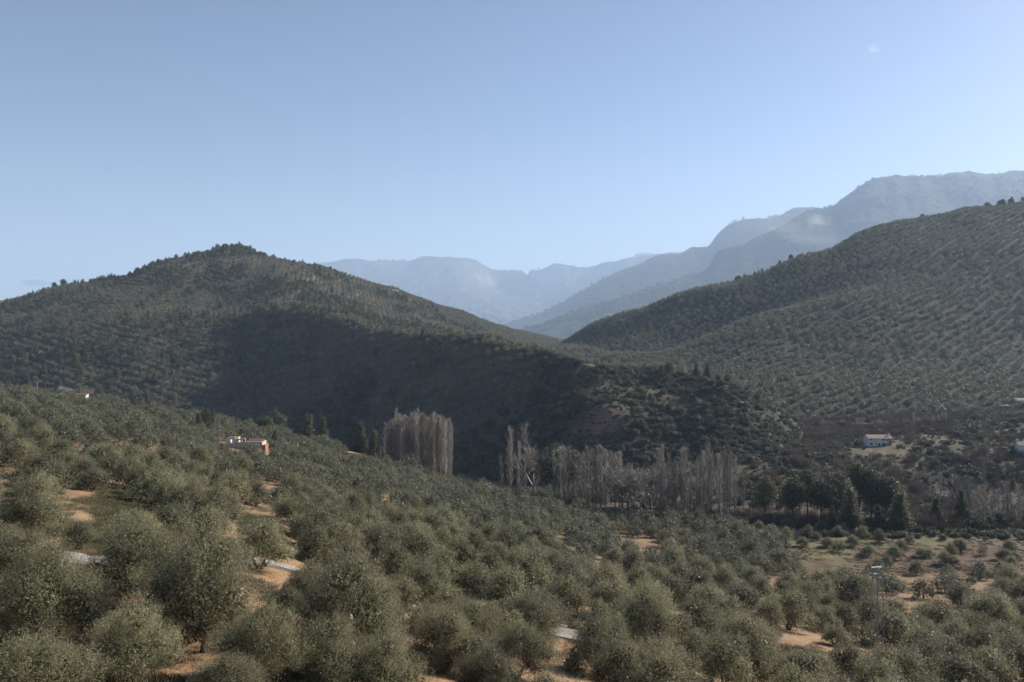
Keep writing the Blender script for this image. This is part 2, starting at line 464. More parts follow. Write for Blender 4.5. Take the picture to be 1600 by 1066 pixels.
M_hill = terrain_material("hill_soil", 0.35, 1.2, 0.25)
M_far = terrain_material("mountain_rock_and_wood", 0.010, 40.0, 0.010, 1.0)

def sheet(L, name, mat, colour, label, npx=420, nD=360, D0=None, D1=None, px0=None, px1=None, relief=None):
    a = np.linspace(px0 if px0 is not None else L.px[0], px1 if px1 is not None else L.px[-1], npx)
    d = np.exp(np.linspace(math.log(D0 or L.D0), math.log(D1 or L.D1), nD))
    A, D = np.meshgrid(a, d, indexing='ij')
    X = (A - 800) / F * D; Y = D
    Z = L.z(X, Y)
    if relief is not None: Z = Z + relief(X, Y)
    V = np.stack([X, Y, Z], -1).reshape(-1, 3)
    I = np.arange(npx * nD).reshape(npx, nD)
    fs = np.stack([I[:-1, :-1], I[1:, :-1], I[1:, 1:], I[:-1, 1:]], -1).reshape(-1, 4)
    me = mesh_np(name, V, fs, mat, smooth=False)
    me.polygons.foreach_set("use_smooth", np.ones(len(me.polygons), bool))
    # slope, for rock
    gz = np.gradient(Z, axis=1) / np.gradient(Y, axis=1)
    C = colour(X, Y, Z, np.abs(gz), A)
    C = np.concatenate([C, np.ones(C.shape[:2] + (1,))], -1).reshape(-1, 4).astype(np.float32)
    ca = me.color_attributes.new("ground_colour", 'FLOAT_COLOR', 'POINT')
    ca.data.foreach_set("color", C.ravel())
    o = obj(name, me)
    return tag(o, label, None, None, 'structure')

def mixv(a, b, t): t = np.clip(t, 0, 1)[..., None]; return np.asarray(a) * (1 - t) + np.asarray(b) * t
def band(v, a, b, e): return np.clip((v - a) / e, 0, 1) * np.clip((b - v) / e, 0, 1)

def field_mask(px, D):   # ploughed orchard field on the valley floor
    return band(px, 1120, 1900, 40) * band(D, 195, 250, 6)
def clearing_mask(px, D):
    return np.maximum(band(px, 145, 250, 8) * band(D, 70, 104, 3), band(px, 365, 440, 8) * band(D, 88, 112, 3))

def col_F(X, Y, Z, S, A):
    base = np.array([0.33, 0.20, 0.11]); pale = np.array([0.42, 0.29, 0.18]); green = np.array([0.095, 0.095, 0.038])
    dry = np.array([0.155, 0.13, 0.065]); mud = np.array([0.13, 0.088, 0.06]); leaf = np.array([0.15, 0.105, 0.065])
    n = fbm(X, Y, 12, 3, 71); n2 = fbm(X, Y, 45, 3, 72); n3 = fbm(X, Y, 3.5, 2, 73)
    c = mixv(base + 0 * X[..., None], pale, n * 1.3 + 0.2)
    far = np.clip((Y - 60) / 70, 0, 1)
    c = mixv(c, leaf, far * 0.55)
    c = mixv(c, green, np.clip(n2 * 3 + n3 - 0.15, 0, 0.7) * np.clip((Y - 55) / 50, 0, 1) * (A < 900))
    cl = clearing_mask(A, Y)
    c = mixv(c, green, cl * np.clip(0.75 + n3 * 1.4, 0, 1))
    fm = field_mask(A, Y)
    fcol = mixv(mixv(mud + 0 * X[..., None], dry, n * 2 + 0.3 + (1480 - A) / 160 + (Y - 226) / 14), green * 1.3, np.clip(n3 * 2 + (1380 - A) / 200, 0, 0.3))
    c = mixv(c, fcol, fm)
    # valley floor beyond the groves: scrub earth
    v = np.clip((Y - 250) / 15, 0, 1) * (A > 880)
    c = mixv(c, [0.085, 0.066, 0.045], v)
    ter = v * band(Y, 395, 480, 12) * np.clip((A - 1130) / 40, 0, 1)
    c = mixv(c, mixv([0.08, 0.07, 0.04] + 0 * X[..., None], [0.17, 0.135, 0.085], n3 * 2 + n), ter)
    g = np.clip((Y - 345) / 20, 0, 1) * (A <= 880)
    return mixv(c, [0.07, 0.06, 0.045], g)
def col_M(X, Y, Z, S, A):
    c = np.array([0.060, 0.052, 0.034]) + 0 * X[..., None]
    n = fbm(X, Y, 60, 4, 81); n2 = fbm(X, Y, 14, 3, 82)
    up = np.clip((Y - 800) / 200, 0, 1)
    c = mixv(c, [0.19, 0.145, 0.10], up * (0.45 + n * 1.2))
    c = mixv(c, [0.10, 0.09, 0.052], np.clip(n2 * 2, 0, 1) * 0.5)
    rock = band(A, 700, 1010, 40) * np.clip((S - 0.75) * 2.5, 0, 1) * (Y < 480) * np.clip(.6 + n2 * 2, 0, 1)
    c = mixv(c, [0.20, 0.12, 0.088], rock)
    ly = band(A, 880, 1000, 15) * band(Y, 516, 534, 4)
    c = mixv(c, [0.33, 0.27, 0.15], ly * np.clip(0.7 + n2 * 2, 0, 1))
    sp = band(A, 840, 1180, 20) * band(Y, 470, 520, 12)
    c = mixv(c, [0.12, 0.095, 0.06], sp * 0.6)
    return c
def col_R(X, Y, Z, S, A):
    c = np.array([0.032, 0.035, 0.022]) + 0 * X[..., None]
    n = fbm(X, Y, 70, 4, 91)
    return mixv(c, [0.060, 0.050, 0.036], n)
def col_C(X, Y, Z, S, A):
    c = np.array([0.035, 0.04, 0.026]) + 0 * X[..., None]
    n = fbm(X, Y, 480, 5, 95); n2 = fbm(X, Y, 120, 3, 96)
    c = mixv(c, [0.06, 0.058, 0.042], n + 0.1)
    return mixv(c, [0.26, 0.25, 0.23], np.clip((S - 0.75) * 2, 0, 0.8) * np.clip(0.5 + n2 * 2, 0, 1))
def col_G(X, Y, Z, S, A):
    c = np.array([0.07, 0.07, 0.045]) + 0 * X[..., None]
    n = fbm(X, Y, 780, 5, 98); n2 = fbm(X, Y, 210, 3, 99)
    c = mixv(c, [0.17, 0.155, 0.10], n + 0.3)
    return mixv(c, [0.36, 0.34, 0.31], np.clip((S - 0.55) * 2, 0, 0.9) * np.clip(0.55 + n2 * 2, 0, 1))

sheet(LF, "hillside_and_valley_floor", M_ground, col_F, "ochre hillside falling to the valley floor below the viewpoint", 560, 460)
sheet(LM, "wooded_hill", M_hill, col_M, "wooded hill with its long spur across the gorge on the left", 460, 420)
sheet(LR, "terraced_hill", M_hill, col_R, "olive covered hill rising on the right", 300, 320)
sheet(LC, "high_mountain", M_far, col_C, "high hazy mountain behind the olive hill on the right", 420, 300,
      relief=lambda x, y: fbm(x, y, 80, 3, 141) * 12)
sheet(LE, "hazy_ridge", M_far, col_C, "pale blue ridge with a cliff edge behind the high mountain", 360, 220,
      relief=lambda x, y: fbm(x, y, 95, 3, 142) * 15)
sheet(LG, "mountain_range", M_far, col_G, "far blue mountain range with a notch closing the valley", 460, 260,
      relief=lambda x, y: fbm(x, y, 140, 4, 143) * 30)
pl = mesh_np("plain", [(-26000, -300, -240), (26000, -300, -240), (26000, 25000, -240), (-26000, 25000, -240)], np.array([[0, 1, 2, 3]]), M_stone)
pc = pl.color_attributes.new("ground_colour", 'FLOAT_COLOR', 'POINT'); pc.data.foreach_set("color", [0.12, 0.1, 0.07, 1] * 4)
pl.materials[0] = M_far
tag(obj("plain", pl), "low ground running on to the horizon", None, None, 'structure')

# ------------------------------------------------------------------ foliage meshes
def unit(v): return v / np.maximum(np.linalg.norm(v, axis=-1, keepdims=True), 1e-9)

def leaf_quads(P, Dr, Ln, W, tint, r, N=None):
    """rhombic leaves at P pointing along Dr, their faces turned more or less outward (N)"""
    n = len(P)
    q = unit(r.normal(size=(n, 3)))
    if N is not None: q = unit(N * 1.0 + np.array([0, 0, 0.25]) + q * 0.5)
    side = unit(np.cross(Dr, q))
    nor = np.cross(Dr, side)
    L = Ln[:, None]; Wd = W[:, None]
    a = P; b = P + Dr * L * 0.45 + side * Wd * 0.5 + nor * L * 0.05; c = P + Dr * L; d = P + Dr * L * 0.45 - side * Wd * 0.5 + nor * L * 0.05
    V = np.stack([a, b, c, d], 1).reshape(-1, 3)
    Fc = np.arange(4 * n).reshape(n, 4)
    return V, Fc, tint

def leaf_mesh(name, parts, mat):
    V = []; Fc = []; T = []; k = 0
    for v, f, t in parts:
        V.append(v); Fc.append(f + k); T.append(t); k += len(v)
    V = np.concatenate(V); Fc = np.concatenate(Fc); T = np.concatenate(T)
    me = mesh_np(name, V, Fc, mat)
    a = me.attributes.new("tint", 'FLOAT', 'FACE'); a.data.foreach_set("value", T.astype(np.float32))
    return me

def lobed_crown(name, lobes, mat, seed, n_sprig, per, leaf, width, sprig=0.4, fill=0, fill_size=0.35, up=0.35, shell=0.62, ragged=0.1, cluster=0, csize=.2):
    """lobes: list of (cx,cy,cz,rx,ry,rz). leaves sit on sprigs in the outer shell of each lobe"""
    r = np.random.default_rng(seed)
    lb = np.array(lobes, float)
    vol = (lb[:, 3] * lb[:, 4] + lb[:, 3] * lb[:, 5] + lb[:, 4] * lb[:, 5]); pr = vol / vol.sum()
    def points(n, lo, hi):
        k = r.choice(len(lb), n, p=pr)
        d = unit(r.normal(size=(n, 3)))
        rad = (lo + (hi - lo) * r.random(n) ** 0.6)[:, None]
        P = lb[k, :3] + d * lb[k, 3:] * rad
        ok = np.ones(n, bool)
        for q in range(len(lb)):
            e = np.linalg.norm((P - lb[q, :3]) / lb[q, 3:], axis=1)
            ok &= (e > lo * 0.92) | (k == q)
        return P[ok], unit(d[ok] / lb[k[ok], 3:]), k[ok]
    parts = []
    P, N, K = points(n_sprig, shell, 1.0 + ragged)
    if cluster:      # sprigs gather on twigs: draw them towards a limited number of centres
        C0, CN, CK = points(cluster, shell + .1, 1.0 + ragged)
        q = r.integers(0, len(C0), len(P)); pick = r.random(len(P)) < .8
        off = r.normal(size=P.shape) * csize
        P = np.where(pick[:, None], C0[q] + off + CN[q] * (0.12 - 1.2 * np.abs(off[:, :1])) * .5, P); N = np.where(pick[:, None], unit(CN[q] + off / csize * .55), N); K = np.where(pick, CK[q], K)
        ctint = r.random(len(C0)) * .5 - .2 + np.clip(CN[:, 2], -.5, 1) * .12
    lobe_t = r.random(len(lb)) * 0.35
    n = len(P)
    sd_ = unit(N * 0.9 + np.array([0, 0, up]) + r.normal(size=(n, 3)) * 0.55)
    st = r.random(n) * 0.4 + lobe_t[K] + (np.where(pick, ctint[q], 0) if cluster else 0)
    t = r.random((n, per))
    long = 0.7 + 1.1 * r.random(n) ** 3
    Q = P[:, None, :] + sd_[:, None, :] * (t * sprig * long[:, None])[..., None]
    ld = unit(sd_[:, None, :] * 0.7 + r.normal(size=(n, per, 3)) * 0.62)
    tt = np.clip(st[:, None] + r.normal(size=(n, per)) * 0.16, 0, 1)
    m = n * per
    parts.append(leaf_quads(Q.reshape(m, 3), ld.reshape(m, 3), leaf * (0.7 + 0.6 * r.random(m)), width * (0.7 + 0.6 * r.random(m)), tt.reshape(m), r, np.repeat(N, per, 0)))
    if fill:
        P, N, K = points(fill, 0.25, 0.78)
        m = len(P)
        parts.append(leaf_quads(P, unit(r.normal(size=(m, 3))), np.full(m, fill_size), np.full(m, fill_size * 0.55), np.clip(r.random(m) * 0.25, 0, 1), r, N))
    return leaf_mesh(name, parts, mat)

def olive_lobes(seed, n=14, R=2.45, h=4.5, base=0.5):
    r = random.Random(seed)
    out = []
    for i in range(n):
        a = i * 2.39996 + r.uniform(-.4, .4); q = math.sqrt((i + 0.5) / n)
        rr = R * 0.74 * q * r.uniform(0.8, 1.25)
        z = base + 1.0 + (h - base - 2.0) * (1 - q ** 1.7) + r.uniform(-.4, .8)
        s = r.uniform(0.7, 1.15)
        out.append((rr * math.cos(a), rr * math.sin(a), z, s, s, s * r.uniform(.8, 1.2)))
    for i in range(10):
        a = i * 0.63 + r.uniform(-.3, .3); rr = R * r.uniform(0.65, 1.0)
        if r.random() < .3: continue
        s = r.uniform(.55, 1.1)
        out.append((rr * math.cos(a), rr * math.sin(a), base + r.uniform(.5, 1.2), s, s, s * .85))
    return out

def olive_trunk(name, seed, lobes, n=7, detail=True):
    r = random.Random(seed); b = MB()
    h = r.uniform(.7, 1.0)
    stems = 2 if r.random() < .6 else 3
    for k in range(stems):
        a = k * 2 * math.pi / stems + r.uniform(-.5, .5); q = Vector((math.cos(a), math.sin(a), 0))
        p0 = q * .12 - Vector((0, 0, .25)); p1 = q * .3 + Vector((0, 0, h * .5)); p2 = q * .65 + Vector((r.uniform(-.1, .1), r.uniform(-.1, .1), h + .3)); 
        b.tube([p0, p0 + Vector((0, 0, .3)), p1, p2], [.26, .18, .14, .11], n)
        big = sorted(lobes, key=lambda L: abs(math.atan2(L[1], L[0]) - a) % 6.28 + r.random() * .5)[: (4 if detail else 2)]
        for L in big:
            c = Vector(L[:3]); mid = p2.lerp(c, .5) + Vector((r.uniform(-.2, .2), r.uniform(-.2, .2), r.uniform(-.05, .25)))
            b.tube([p2, mid, c], [.08, .055, .02], 5 if detail else 4)
            if detail:
                for j in range(4):
                    e = c + Vector((r.uniform(-1, 1), r.uniform(-1, 1), r.uniform(-.4, 1))) * .8
                    b.tube([mid.lerp(c, .6), e], [.035, .01], 3, False)
    return b.mesh(name, M_bark, True)

OL_HI = []; OL_MID = []; OL_LOW = []; OL_FAR = []
for i in range(5):
    lb = olive_lobes(100 + i)
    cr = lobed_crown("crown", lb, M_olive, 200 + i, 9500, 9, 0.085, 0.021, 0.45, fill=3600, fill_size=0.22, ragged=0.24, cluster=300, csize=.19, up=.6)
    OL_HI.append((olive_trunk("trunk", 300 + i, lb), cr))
for i in range(5):
    lb = olive_lobes(120 + i)
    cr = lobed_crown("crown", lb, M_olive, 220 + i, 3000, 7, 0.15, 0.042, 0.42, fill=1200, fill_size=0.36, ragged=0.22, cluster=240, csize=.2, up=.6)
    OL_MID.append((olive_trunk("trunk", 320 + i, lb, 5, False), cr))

def joined(name, meshes):
    """a mesh made of several meshes, materials kept (for groves drawn as one mass)"""
    import bmesh
    bm = bmesh.new(); mats = []
    V = []; Fi = []; Mi = []; T = []; k = 0
    for me in meshes:
        for m in me.materials:
            if m not in mats: mats.append(m)
        n = len(me.vertices); co = np.empty(n * 3, np.float32); me.vertices.foreach_get("co", co)
        V.append(co.reshape(-1, 3))
        tint = me.attributes.get("tint")
        for pi, p in enumerate(me.polygons):
            Fi.append(tuple(v + k for v in p.vertices)); Mi.append(mats.index(me.materials[p.material_index])); T.append(tint.data[pi].value if tint else 0.0)
        k += n
    bm.free()
    o = bpy.data.meshes.new(name); o.from_pydata(np.concatenate(V).tolist(), [], Fi)
    for m in mats: o.materials.append(m)
    o.polygons.foreach_set("material_index", Mi)
    a = o.attributes.new("tint", 'FLOAT', 'FACE'); a.data.foreach_set("value", T)
    o.update(); return o

for i in range(4):
    lb = olive_lobes(140 + i, 9)
    cr = lobed_crown("crown", lb, M_olive_far, 240 + i, 620, 4, 0.34, 0.12, 0.5, fill=170, fill_size=0.7, shell=.7, cluster=110, csize=.2)
    tk = MB().tube([(0, 0, -.3), (0, 0, 1.6)], [.25, .15], 4).mesh("trunk", M_bark)
    OL_LOW.append(joined("olive_tree_low", [cr, tk]))
for i in range(4):
    lb = olive_lobes(160 + i, 6, 2.1, 4.0)
    cr = lobed_crown("crown", lb, M_olive_far, 260 + i, 170, 2, 0.62, 0.36, 0.4, fill=40, fill_size=1.1, shell=.75)
    OL_FAR.append(cr)

def pine_lobes(seed, h=13.0, R=3.2, base=0.4, cone=False, n=26):
    r = random.Random(seed); out = []
    for i in range(n):
        t = (i + .5) / n; a = i * 2.39996 + r.uniform(-.5, .5)
        z = h * (base + (1 - base) * t)
        env = (1 - t) ** .8 + .08 if cone else math.sin(math.pi * min(.99, (.22 + .78 * t) ** 1.1)) ** .6
        rr = R * env * r.uniform(.35, .85)
        s = (R * (.30 + .25 * r.random())) * (env * .7 + .35)
        out.append((rr * math.cos(a), rr * math.sin(a), z - s * .3, s, s, s * r.uniform(.6, .85)))
    return out
def pine_trunk(seed, h, lobes):
    r = random.Random(seed); b = MB()
    b.tube([(0, 0, -.4), (r.uniform(-.2, .2), r.uniform(-.2, .2), h * .5), (0, 0, h * .93)], [.24, .17, .05], 6)
    for L in lobes[::2]:
        b.tube([(0, 0, L[2] - .8), (L[0], L[1], L[2])], [.07, .03], 3, False)
    return b.mesh("trunk", M_pinebark, True)
PINES = []   # (trunk, crown, height)
for i, (h, R, bs, cone) in enumerate([(14, 3.3, .38, False), (13, 3.8, .45, False), (11, 2.6, .12, True), (9, 2.5, .08, True), (15, 3.0, .5, False)]):
    lb = pine_lobes(400 + i, h, R, bs, cone)
    PINES.append((pine_trunk(410 + i, h, lb), lobed_crown("crown", lb, M_pine, 420 + i, 3000, 5, .34, .085, .45, fill=900, fill_size=.6, up=.5), h))
PINE_FAR = []
for i, (h, R, bs, cone) in enumerate([(10, 3.2, .25, False), (8, 3.4, .2, False), (10, 2.3, .1, True)]):
    lb = pine_lobes(440 + i, h, R, bs, cone, 12)
    PINE_FAR.append(lobed_crown("crown", lb, M_pine, 450 + i, 260, 3, .8, .38, .6, fill=60, fill_size=1.3, up=.5, shell=.7))
SCRUB = []
for i in range(3):
    r = random.Random(470 + i)
    lb = [(r.uniform(-1.3, 1.3), r.uniform(-1.3, 1.3), r.uniform(.4, 1.5), r.uniform(.7, 1.2), r.uniform(.7, 1.2), r.uniform(.6, 1.0)) for _ in range(7)]
    SCRUB.append(lobed_crown("bush", lb, M_scrub, 480 + i, 420, 4, .36, .14, .4, fill=90, fill_size=.7))

# bare trees
def twig_mesh(name, segs, mat, seed):
    """segs: (p0, p1, r0, r1) thin three sided spikes"""
    r = np.random.default_rng(seed)
    a = np.array([s[0] for s in segs]); b = np.array([s[1] for s in segs]); r0 = np.array([s[2] for s in segs])[:, None]; r1 = np.array([s[3] for s in segs])[:, None]
    n = len(a); d = unit(b - a); u = unit(np.cross(d, unit(r.normal(size=(n, 3))))); w = np.cross(d, u)
    ring = []
    for p, rr in ((a, r0), (b, r1)):
        for k in range(3):
            t = 2 * math.pi * k / 3
            ring.append(p + (u * math.cos(t) + w * math.sin(t)) * rr)
    V = np.stack(ring, 1).reshape(-1, 3)
    base = (np.arange(n) * 6)[:, None]
    Fc = np.concatenate([base + np.array([[k, (k + 1) % 3, 3 + (k + 1) % 3, 3 + k]]) for k in range(3)], 0)
    T = np.tile(r.random(n), 3)
    return leaf_mesh(name, [(V, Fc, T)], mat)

def poplar(seed, h=20, spread=1.5, nb=70):
    r = random.Random(seed); segs = []; b = MB()
    lean = (r.uniform(-.5, .5), r.uniform(-.5, .5))
    def tp(t): return Vector((lean[0] * t * t, lean[1] * t * t, h * t))
    b.tube([tp(0) - Vector((0, 0, .4)), tp(.3), tp(.6), tp(.97)], [.20, .15, .09, .02], 6)
    for i in range(nb):
        t = .12 + .83 * (i + r.random()) / nb; p = tp(t); a = r.uniform(0, 6.283)
        L = (1.0 + 3.6 * math.sin(math.pi * (t * .8 + .12)) ) * r.uniform(.5, 1.1); ang = r.uniform(.22, .5) * (spread / 1.5)
        d = Vector((math.cos(a) * math.sin(ang), math.sin(a) * math.sin(ang), math.cos(ang)))
        L = min(L, max(.5, (h * r.uniform(.96, 1.04) - p.z) / d.z)); e = p + d * L
        segs.append((tuple(p), tuple(e), .05, .022))
        for j in range(11):
            s = p.lerp(e, r.uniform(.2, 1)); a2 = r.uniform(0, 6.283); g = r.uniform(.25, .7)
            d2 = Vector((math.cos(a2) * math.sin(g), math.sin(a2) * math.sin(g), math.cos(g)))
            segs.append((tuple(s), tuple(s + d2 * r.uniform(.5, 1.4)), .032, .014))
    return b.mesh("trunk", M_poplarbark, True), twig_mesh("branches", segs, M_twig, seed)
def round_bare(seed, h=10, R=4.0):
    r = random.Random(seed); segs = []; b = MB()
    b.tube([(0, 0, -.4), (r.uniform(-.2, .2), 0, h * .2), (r.uniform(-.3, .3), 0, h * .3)], [.28, .22, .17], 6)
    def grow(p, d, L, rad, lev):
        e = p + d * L; segs.append((tuple(p), tuple(e), max(rad, .022), max(rad * .6, .014)))
        if lev == 0: return
        for _ in range({4: 3, 3: 4, 2: 4, 1: 5}.get(lev, 4)):
            q = p.lerp(e, r.uniform(.45, 1)); dd = (d + Vector((r.gauss(0, .55), r.gauss(0, .55), r.gauss(.15, .4)))).normalized()
            grow(q, dd, L * r.uniform(.55, .8), rad * .55, lev - 1)
    for k in range(6):
        a = k * 1.047 + r.uniform(-.3, .3)
        grow(Vector((0, 0, h * r.uniform(.16, .3))), Vector((math.cos(a) * .7, math.sin(a) * .7, 1)).normalized(), h * .3, .14, 4)
    return b.mesh("trunk", M_poplarbark, True), twig_mesh("branches", segs, M_twig, seed)
POPLARS = [poplar(500 + i, 20, sp) for i, sp in enumerate([1.0, 1.3, 1.5, 1.2, 2.0])]
BARES = [round_bare(520 + i) for i in range(3)]
def thicket(seed, n, h, R, mat):
    r = random.Random(seed); segs = []
    for i in range(n):
        a = r.uniform(0, 6.283); q = R * math.sqrt(r.random()); p = Vector((q * math.cos(a), q * math.sin(a), -.1))
        d = Vector((r.gauss(0, .22), r.gauss(0, .22), 1)).normalized(); L = h * r.uniform(.5, 1.05); e = p + d * L
        segs.append((tuple(p), tuple(e), .035, .012))
        for j in range(5):
            s = p.lerp(e, r.uniform(.3, 1)); d2 = (d + Vector((r.gauss(0, .5), r.gauss(0, .5), .2))).normalized()
            segs.append((tuple(s), tuple(s + d2 * r.uniform(.3, .9)), .02, .007))
    return twig_mesh("thicket", segs, mat, seed)
THICKETS = [thicket(540 + i, 60, 3.2, 1.8, M_thicket) for i in range(2)]
REEDS = [thicket(550 + i, 110, 3.0, 1.6, M_reed) for i in range(2)]

# ------------------------------------------------------------------ scattering of uncountable cover
def scatter(name, pts, rots, scales, meshes, label, cat):
    """one object of kind stuff: meshes instanced on points by geometry nodes"""
    pts = np.asarray(pts, np.float32); n = len(pts)
    me = bpy.data.meshes.new(name); me.vertices.add(n); me.vertices.foreach_set("co", pts.ravel())
    a = me.attributes.new("rot", 'FLOAT_VECTOR', 'POINT'); a.data.foreach_set("vector", np.asarray(rots, np.float32).ravel())
    a = me.attributes.new("size", 'FLOAT_VECTOR', 'POINT'); a.data.foreach_set("vector", np.asarray(scales, np.float32).ravel())
    a = me.attributes.new("pick", 'INT', 'POINT'); a.data.foreach_set("value", rng.integers(0, len(meshes), n).astype(np.int32))
    me.update()
    o = obj(name, me)
    src = bpy.data.collections.new(name + "_kinds")
    for k, m in enumerate(meshes):
        src.objects.link(bpy.data.objects.new("%s_kind_%d" % (name, k), m))
    g = bpy.data.node_groups.new(name + "_nodes", 'GeometryNodeTree')
    g.interface.new_socket("Geometry", in_out='INPUT', socket_type='NodeSocketGeometry')
    g.interface.new_socket("Geometry", in_out='OUTPUT', socket_type='NodeSocketGeometry')
    gi = g.nodes.new("NodeGroupInput"); go = g.nodes.new("NodeGroupOutput")
    ins = g.nodes.new("GeometryNodeInstanceOnPoints"); ci = g.nodes.new("GeometryNodeCollectionInfo")
    ci.inputs['Collection'].default_value = src; ci.inputs['Separate Children'].default_value = True; ci.inputs['Reset Children'].default_value = True
    def named(nm, t):
        q = g.nodes.new("GeometryNodeInputNamedAttribute"); q.data_type = t; q.inputs['Name'].default_value = nm; return q.outputs[0]
    g.links.new(gi.outputs[0], ins.inputs['Points']); g.links.new(ci.outputs[0], ins.inputs['Instance'])
    ins.inputs['Pick Instance'].default_value = True
    g.links.new(named("pick", 'INT'), ins.inputs['Instance Index'])
    g.links.new(named("rot", 'FLOAT_VECTOR'), ins.inputs['Rotation'])
    g.links.new(named("size", 'FLOAT_VECTOR'), ins.inputs['Scale'])
    g.links.new(ins.outputs[0], go.inputs[0])
    md = o.modifiers.new("scatter", 'NODES'); md.node_group = g
    return tag(o, label, cat, None, 'stuff')

def place_arrays(x, y, s0, s1, layer, sink=0.0, tall=(0.9, 1.15)):
    z = layer.z(x, y) - sink; n = len(x)
    rot = np.zeros((n, 3)); rot[:, 2] = rng.random(n) * 6.283
    s = s0 + (s1 - s0) * rng.random(n)
    sc = np.stack([s * (0.9 + .2 * rng.random(n)), s, s * (tall[0] + (tall[1] - tall[0]) * rng.random(n))], 1)
    return np.stack([x, y, z], 1), rot, sc

def grove_grid(L, step, px0, px1, D0, D1, ang=0.0, jit=0.14, step2=None):
    """planted rows: a grid turned by ang, jittered"""
    step2 = step2 or step
    xs = [(px0 - 800) / F * D0, (px0 - 800) / F * D1, (px1 - 800) / F * D0, (px1 - 800) / F * D1]
    R = max(abs(v) for v in xs) + D1
    cx = (min(xs) + max(xs)) / 2; cy = (D0 + D1) / 2
    hw = math.hypot(max(xs) - min(xs), D1 - D0) / 2
    u = np.arange(-hw, hw, step); v = np.arange(-hw, hw, step2)
    U, V = np.meshgrid(u, v); U = U.ravel(); V = V.ravel()
    # rows wander a little, as they follow the slope
    bend = fbm(U, V, 160, 2, 77) * 9
    ca, sa = math.cos(ang), math.sin(ang)
    x = cx + (U + 0) * ca - (V + bend) * sa; y = cy + U * sa + (V + bend) * ca
    x = x + rng.normal(size=len(x)) * jit * step; y = y + rng.normal(size=len(x)) * jit * step
    px = 800 + F * x / np.maximum(y, 1)
    m = (px > px0) & (px < px1) & (y > D0) & (y < D1)
    x, y = x[m], y[m]
    z, idx = top_layer(x, y)
    m = idx == LAYERS.index(L)
    return x[m], y[m]

def PX(x, y): return 800 + F * x / y

# ------------------------------------------------------------------ concrete farm track
def ribbon(name, pts, width, mat, label, thick=0.12, step=1.5):
    P = [Vector(p) for p in pts]; path = []
    for i in range(len(P) - 1):
        p0 = P[max(i - 1, 0)]; p1 = P[i]; p2 = P[i + 1]; p3 = P[min(i + 2, len(P) - 1)]
        n = max(2, int((p2 - p1).length / step))
        for k in range(n):
            t = k / n
            path.append(0.5 * ((2 * p1) + (p2 - p0) * t + (2 * p0 - 5 * p1 + 4 * p2 - p3) * t * t + (3 * p1 - p0 - 3 * p2 + p3) * t ** 3))
    path.append(P[-1])
    V = []; Fc = []
    for i, p in enumerate(path):
        d = (path[min(i + 1, len(path) - 1)] - path[max(i - 1, 0)]); d.z = 0; d.normalize(); s = Vector((-d.y, d.x, 0)) * width / 2
        zs = [ground(*(p + s * k).xy) for k in (-1, -.5, 0, .5, 1)]
        zc = sum(zs) / 5
        for k, z in zip((-1, -.5, 0, .5, 1), zs): V.append(((p + s * k).x, (p + s * k).y, max(zc, z) + .10))
        for k in (-1, 1): V.append(((p + s * k).x, (p + s * k).y, zc - .8))
    for i in range(len(path) - 1):
        a = i * 7; b = a + 7
        for k in range(4): Fc.append((a + k, a + k + 1, b + k + 1, b + k))
        Fc.append((a + 5, a, b, b + 5)); Fc.append((a + 4, a + 6, b + 6, b + 4))
    o = obj(name, mesh_np(name, V, Fc, mat))
    tag(o, label, None, None, 'structure'); return path
def G(px, D): x = (px - 800) / F * D; return Vector((x, D, ground(x, D)))
track = ribbon("concrete_track", [G(-120, 58), G(60, 55.5), G(150, 56), G(260, 61), G(420, 69), G(600, 76), G(760, 78), G(880, 77), G(980, 73), G(1060, 66), G(1150, 56)], 3.4, M_concrete, "pale concrete farm track winding between the near olives")
TR = np.array([(p.x, p.y) for p in track])
def track_dist(x, y): return np.min(np.hypot(x[:, None] - TR[:, 0], y[:, None] - TR[:, 1]), axis=1)
ribbon("dirt_path", [G(1125, 408), G(1170, 404), G(1220, 402), G(1270, 404)], 1.6, M_path, "pale dirt path below the spur behind the bare poplars", step=4)
ribbon("terrace_track", [G(1395, 418), G(1440, 415), G(1500, 420), G(1580, 412), G(1660, 405)], 1.5, M_path, "dirt track along the terrace in front of the white farmhouse", step=4)
ribbon("access_road", [G(1500, 545), G(1530, 553), G(1568, 585)], 3.0, M_concrete, "short pale strip of road climbing below the hill on the right", step=4)

# ------------------------------------------------------------------ near olive trees
OLIVES = []      # x, y, scale, rot, hi detail
def near_px(cx, top, base_y):
    p = hit(cx, base_y); D = p.y
    return (p.x, p.y, max(.5, min(1.6, (base_y - top) * D / F / 5.5)))
HAND = [(50, 737, 850), (216, 772, 852), (324, 770, 842), (290, 838, 957), (405, 804, 890), (493, 807, 885), (480, 865, 945), (55, 862, 968), (205, 912, 1062),
        (50, 956, 1135), (408, 925, 1064), (512, 940, 1078), (641, 765, 806), (584, 788, 835), (574, 755, 790), (658, 875, 940), (588, 895, 965), (695, 940, 1045), (790, 945, 1020),
        (850, 898, 990), (935, 945, 1056), (600, 965, 1105), (850, 1030, 1112), (1030, 1010, 1110), (124, 822, 859), (-20, 790, 890), (745, 870, 930), (560, 860, 915), (1130, 985, 1075), (765, 990, 1100), (540, 888, 962), (625, 893, 972), (702, 903, 985), (775, 915, 1003), (470, 880, 952), (822, 905, 1012), (730, 960, 1060), (965, 990, 1090), (900, 1040, 1120), (345, 822, 905), (520, 858, 925), (1250, 1000, 1090), (1420, 1010, 1100), (1540, 1000, 1085), (350, 1005, 1120)]
pts = []
for h in HAND: pts.append(near_px(*h))
hx = np.array([p[0] for p in pts]); hy = np.array([p[1] for p in pts])
